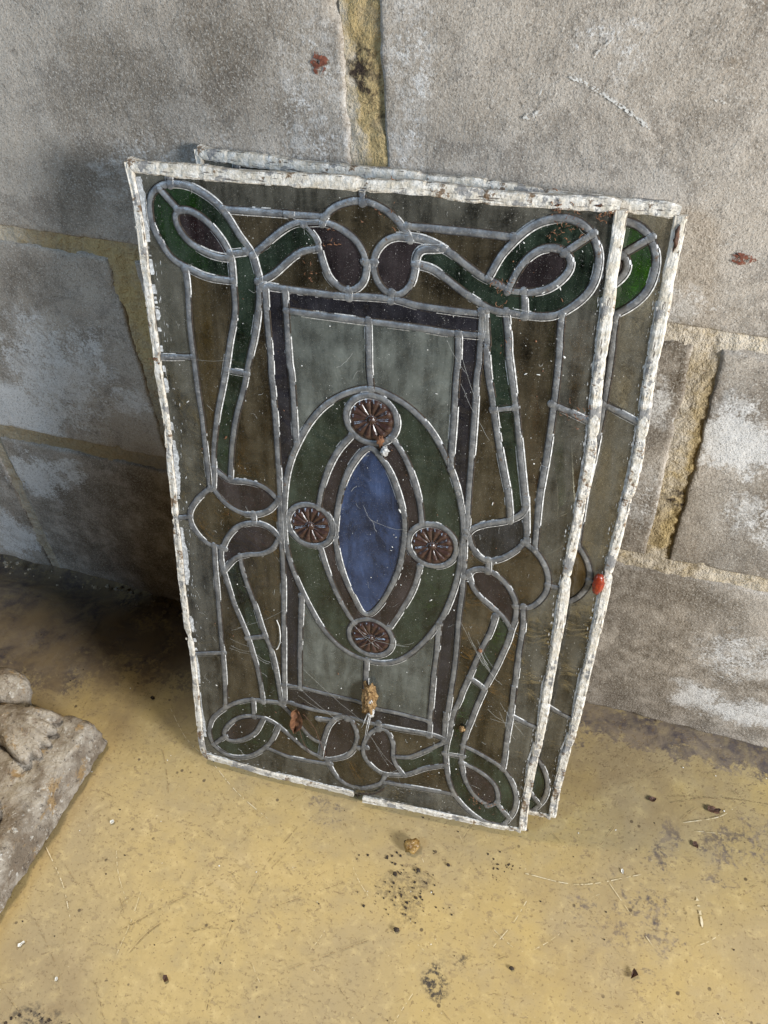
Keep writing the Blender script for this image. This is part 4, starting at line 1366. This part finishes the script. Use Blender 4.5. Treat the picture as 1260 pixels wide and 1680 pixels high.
scatter('paint_crumbs', 'tiny white paint crumbs scattered over the yellow floor', 'paint crumbs', its, 'chip')
# rubble pushed into the gap under the wall at the left
its = [(rg.uniform(-0.56, -0.27), rg.uniform(-0.016, 0.004), rg.choice((0.001, 0.0015, 0.003))) for _ in range(40)]
scatter('gap_rubble', 'dark rubble in the gap between wall and floor at left', 'rubble', its, 'mortar')

# scratches worn into the floor paint
sc = empty('floor_scratches', (0, 0, 0), floor)
traced = [([(-0.072, -0.262), (-0.12, -0.31), (-0.152, -0.345)], 0.0009, 'scratch'), ([(-0.04, -0.21), (-0.055, -0.26), (-0.06, -0.33), (-0.05, -0.38)], 0.0009, 'scratch'), ([(-0.135, -0.36), (-0.128, -0.34), (-0.118, -0.325)], 0.0010, 'scratch'),
          ([(-0.22, -0.13), (-0.19, -0.155), (-0.165, -0.168)], 0.0009, 'scratch_pale'), ([(-0.145, -0.176), (-0.11, -0.196), (-0.07, -0.212)], 0.0012, 'scratch_pale'), ([(-0.26, -0.30), (-0.225, -0.325), (-0.20, -0.35)], 0.0014, 'scratch_pale'),
          ([(0.16, -0.26), (0.172, -0.235), (0.18, -0.21)], 0.0009, 'scratch_pale'), ([(0.17, -0.19), (0.22, -0.185), (0.27, -0.16)], 0.0012, 'scratch_pale'), ([(0.30, -0.10), (0.33, -0.085), (0.345, -0.07)], 0.001, 'scratch_pale'),
          ([(0.285, -0.085), (0.33, -0.065), (0.40, -0.055)], 0.0009, 'scratch'), ([(0.0, -0.33), (0.04, -0.30), (0.06, -0.285)], 0.0008, 'scratch'), ([(0.318, -0.165), (0.322, -0.178), (0.325, -0.19)], 0.004, 'scratch_pale'), ([(0.31, -0.105), (0.335, -0.10)], 0.0007, 'scratch_pale')]
for i, (pts, w, m) in enumerate(traced):
    ribbon('scratch', pts, w * 0.55, m, floor, on_floor, 0.0010, i * 2.7, -0.12)
bpy.data.objects.remove(sc)
for i in range(170):
    x, y = rg.uniform(-0.3, 0.42), rg.uniform(-0.47, -0.06)
    a = rg.choice((rg.uniform(0.5, 1.3), rg.uniform(-1.0, -0.4), rg.uniform(0, 3.1)))
    l = rg.choice((rg.uniform(0.004, 0.02), rg.uniform(0.02, 0.08)))
    k = rg.uniform(-0.05, 0.05)
    pts = [(x, y), (x + math.cos(a) * l * 0.5 - math.sin(a) * l * k, y + math.sin(a) * l * 0.5 + math.cos(a) * l * k), (x + math.cos(a) * l, y + math.sin(a) * l)]
    ribbon('scratch', pts, rg.uniform(0.0002, 0.00048), 'scratch' if rg.random() < 0.72 else 'scratch_pale', floor, on_floor, 0.0010, i * 1.3 + 50, -0.02)

# ------------------------------------------------------------------ things caught on the front panel
def on_panel(u, v, w):
    return PM @ Vector(loc(u, v, w))


def tube(name, pts, r, mat, parent=None):
    """thin round thread through 3D points"""
    vs, fs = [], []
    K = 4
    n = len(pts)
    for i, p in enumerate(pts):
        t = (Vector(pts[min(i + 1, n - 1)]) - Vector(pts[max(i - 1, 0)])).normalized()
        a = t.cross(Vector((0.3, 0.2, 0.93))).normalized()
        b = t.cross(a)
        rr = r[i] if isinstance(r, (list, tuple)) else r
        for k in range(K):
            f = 2 * math.pi * k / K
            vs.append(tuple(Vector(p) + a * rr * math.cos(f) + b * rr * math.sin(f)))
        if i:
            q = (i - 1) * K
            fs += [(q + k, q + (k + 1) % K, q + K + (k + 1) % K, q + K + k) for k in range(K)]
    return vs, fs


def merge(parts):
    V, F = [], []
    for vs, fs in parts:
        b = len(V)
        V += vs
        F += [tuple(q + b for q in f) for f in fs]
    return V, F


# withered leaf with its stalk
lf = empty('withered_leaf', on_panel(107, 89, 2))
tag(lf, 'curled reddish brown dead leaf with thin stalk on the lower front panel', 'leaf')
vs, fs = [], []
NX, NY = 9, 13
for j in range(NY):
    t = j / (NY - 1)
    wd = 7.5 * math.sin(math.pi * min(1, 0.12 + t * 0.86)) ** 0.7 * (1 + 0.18 * nz(t * 5, 0, 3))
    for i in range(NX):
        s = i / (NX - 1) * 2 - 1
        u = 107 + s * wd * 0.8 + 1.5 * math.sin(t * 5) + 0.8 * nz(s * 2, t * 5, 5)
        v = 101 - t * 27 + 1.2 * nz(s * 2, t * 4, 9)
        w = 4.5 + 3.8 * abs(s) ** 1.5 + 2.2 * nz(s * 2.2, t * 4, 1) + 1.4 * nz(s * 5, t * 9, 1)
        vs.append(tuple(on_panel(u, v, w) - lf.location))
mesh_obj('leaf_blade', vs, grid_faces(NX, NY), 'leaf', lf)
V, F = merge([tube('a', [on_panel(u, v, w) - lf.location for u, v, w in ((109, 76, 4), (111, 65, 4), (114, 56, 3.5), (118, 48, 3))], 0.00035, 'leaf_dark'),
              tube('b', [on_panel(u, v, w) - lf.location for u, v, w in ((114, 97, 5), (120, 92, 6), (125, 82, 5), (128, 70, 4), (131, 60, 4), (134, 54, 3.5), (133, 47, 3.2))], 0.00035, 'leaf_dark')])
mesh_obj('stalk', V, F, 'leaf_dark', lf)

# crumbly golden cocoon hung on silk
co = empty('cocoon', on_panel(176, 132, 3))
tag(co, 'golden brown crumbly cocoon with white silk stuck on the lower centre of the front panel', 'cocoon')
icol = PM.to_3x3()
fr = Matrix.Translation(-co.location) @ PM
bz = bow(176, 132)
lump('case', (0.1764, 0.1335, 0.0058 + bz / 1000), (0.0058, 0.0155, 0.0052), 'cocoon', co, 1.0, 0.75, 4, fr, 2.6)
lump('silk', (0.1775, 0.1175, 0.0046 + bz / 1000), (0.0036, 0.0045, 0.0026), 'putty', co, 8.0, 0.5, 3, fr, 2.2)
lump('silk', (0.1785, 0.134, 0.0090 + bz / 1000), (0.0022, 0.0030, 0.0018), 'putty', co, 4.0, 0.5, 3, fr, 2.2)
V, F = merge([tube('s', [on_panel(u, v, w) - co.location for u, v, w in q], [0.0007, 0.0005, 0.0003, 0.00018], 'web') for q in
              ([(177, 117, 5), (175.5, 108, 4.5), (174, 98, 4), (172.5, 84, 3.4)], [(175.5, 117, 5), (173, 109, 4.5), (171, 101, 4), (169, 96, 3.4)], [(178, 117, 5), (177, 108, 4), (175.5, 98, 3.6), (174, 88, 3)])])
mesh_obj('silk_threads', V, F, 'putty', co)

# pale twig, seed husk and the crumb lodged under the top roundel
tw = empty('pale_twig', on_panel(93, 182, 2))
V, F = tube('t', [on_panel(u, v, w) - tw.location for u, v, w in ((91.5, 199, 2.6), (93.8, 193, 3), (94.3, 184, 3), (93.6, 175, 3), (91.0, 167, 2.8), (89.5, 165.5, 2.6))], 0.00055, 'chip')
mesh_obj('stem', V, F, 'chip', tw)
tag(tw, 'thin curved white twig on the brown glass left of the centre frame', 'twig')
for u, v, ru, rv, m, nm, lab, cat, s in ((260, 120.5, 2.2, 3.0, 'cocoon', 'seed_husk', 'pale tan seed husk on the green ribbon at lower right of the panel', 'seed', 3.0),
                                         (182.5, 387, 2.6, 4.2, 'leaf', 'debris_clump', 'small brown and white debris clump under the top brown roundel', 'debris', 5.0),
                                         (269, 211, 1.9, 1.5, 'leaf', 'rust_flake', 'orange brown flake right of the centre frame near the lower leaf loop', 'flake', 7.0)):
    o = empty(nm, on_panel(u, v, 2))
    f2 = Matrix.Translation(-o.location) @ PM
    lump('husk', (u / 1000, v / 1000, 0.0033 + bow(u, v) / 1000), (ru / 1000, rv / 1000, 0.0016), m, o, s, 0.7, 3, f2, 2.5)
    if cat == 'debris':
        lump('white_tuft', ((u + 3.5) / 1000, (v - 8) / 1000, 0.0034 + bow(u, v) / 1000), (0.0028, 0.0036, 0.0014), 'putty', o, s + 4, 0.8, 3, f2, 2.8)
    tag(o, lab, cat)

# ------------------------------------------------------------------ cobweb and dust threads
parts = []


def thread(u0, v0, u1, v1, r=0.00007, sag=2.0, w=4.0, n=9):
    L = []
    for i in range(n):
        t = i / (n - 1)
        L.append(on_panel(u0 + (u1 - u0) * t + 0.8 * nz(t * 4, u0, v0, 1.3), v0 + (v1 - v0) * t - sag * math.sin(math.pi * t) + 0.8 * nz(t * 4, v0, u0, 1.7), w))
    parts.append(tube('w', L, r, 'web'))


for q in ((268, 216, 279, 192, 0.00010), (262, 218, 277, 193, 0.00008), (266, 222, 281, 196, 0.00007), (258, 228, 277, 194, 0.00008), (252, 236, 274, 196, 0.00006), (277, 194, 290, 180, 0.0001), (268, 214, 277, 198, 0.00012),
          (54, 182, 100, 213, 0.00009), (48, 178, 66, 192, 0.00008), (46, 160, 66, 158, 0.00008), (46, 168, 72, 164, 0.00008), (44, 157, 74, 156, 0.00007), (68, 158, 84, 150, 0.00012), (70, 154, 82, 148, 0.00012),
          (110, 128, 150, 96, 0.00008), (115, 150, 170, 105, 0.00007), (108, 118, 148, 100, 0.00007), (25, 432, 72, 436, 0.00008), (176, 318, 205, 314, 0.00008), (170, 330, 178, 316, 0.00009), (178, 316, 181, 308, 0.0001),
          (290, 160, 312, 130, 0.00008), (280, 150, 300, 138, 0.00007), (283, 140, 308, 142, 0.00008), (290, 150, 306, 122, 0.00007), (170, 202, 210, 200, 0.00011), (198, 200, 214, 206, 0.0001), (160, 214, 184, 192, 0.0001), (168, 190, 190, 210, 0.00008),
          (239, 440, 262, 400, 0.00007), (244, 446, 228, 470, 0.00007), (236, 470, 250, 430, 0.00008), (176, 92, 200, 60, 0.00007), (182, 84, 196, 58, 0.00006), (142, 320, 150, 306, 0.00008), (150, 440, 162, 452, 0.00008)):
    thread(*q[:4], r=q[4])
for _ in range(110):
    u, v = rg.uniform(14, 312), rg.uniform(14, 550)
    a = rg.uniform(0, 6.28)
    l = rg.uniform(2, 9)
    thread(u, v, u + l * math.cos(a), v + l * math.sin(a), rg.choice((0.00006, 0.00008, 0.00011)), rg.uniform(-2, 2), 1.8, 5)
V, F = merge(parts)
cw = mesh_obj('cobweb', V, F, 'web')
tag(cw, 'fine grey cobweb threads and dust fibres strung across the front panel', 'cobweb', None, 'stuff')
# pale specks and bits of brown moss lying on the panel's face
parts = []
parts2 = []
for _ in range(420):
    cl = rg.choice(((60, 60, 60, 40), (250, 70, 60, 50), (170, 110, 70, 40), (230, 330, 70, 120), (140, 400, 80, 120), (290, 480, 20, 60), (40, 300, 20, 160), (180, 250, 90, 160)))
    u, v = rg.gauss(cl[0], cl[2] * 0.6), rg.gauss(cl[1], cl[3] * 0.6)
    if not (10 < u < 316 and 9 < v < 553):
        continue
    r = rg.choice((0.15, 0.2, 0.3, 0.45, 0.7)) * rg.uniform(0.6, 1.2)
    a = rg.uniform(0, 3.14)
    st = rg.choice((1, 1, 1.5, 3))
    w = 1.62
    vs = []
    for i in range(5):
        f = 2 * math.pi * i / 5
        x, y = r * st * math.cos(f), r * math.sin(f) * rg.uniform(0.6, 1.2)
        vs.append(tuple(on_panel(u + x * math.cos(a) - y * math.sin(a), v + x * math.sin(a) + y * math.cos(a), w)))
    vs.append(tuple(on_panel(u, v, w + r * 0.7)))
    fs = [(i, (i + 1) % 5, 5) for i in range(5)]
    (parts if rg.random() < 0.7 else parts2).append((vs, fs))
V, F = merge(parts)
tag(mesh_obj('dust_specks', V, F, 'chip', None, False), 'white dust and paint specks scattered over the front panel', 'dust', None, 'stuff')
for cu, cv, n, sp in ((292, 557, 26, 6), (298, 545, 22, 5), (318, 558, 18, 3), (5, 427, 12, 3), (320, 430, 22, 6), (186, 548, 10, 8), (262, 509, 12, 4), (264, 500, 8, 4), (285, 35, 18, 8), (132, 506, 8, 4), (150, 530, 8, 5), (268, 470, 6, 4)):
    for _ in range(n):
        u, v = cu + rg.gauss(0, sp), cv + rg.gauss(0, sp * 0.8)
        if not 0 < u < 327:
            continue
        a = rg.uniform(0, 6.28)
        l = rg.uniform(0.8, 3.2)
        parts2.append(tube('m', [on_panel(u, v, 3.4), on_panel(u + l * 0.5 * math.cos(a), v + l * 0.5 * math.sin(a), 4.4), on_panel(u + l * math.cos(a + 0.5), v + l * math.sin(a + 0.5), 3.6)], rg.uniform(0.00012, 0.0004), 'leaf'))
V, F = merge(parts2)
tag(mesh_obj('moss_crumbs', V, F, 'leaf', None, False), 'brown moss crumbs caught on the leads and border of the front panel', 'moss', None, 'stuff')
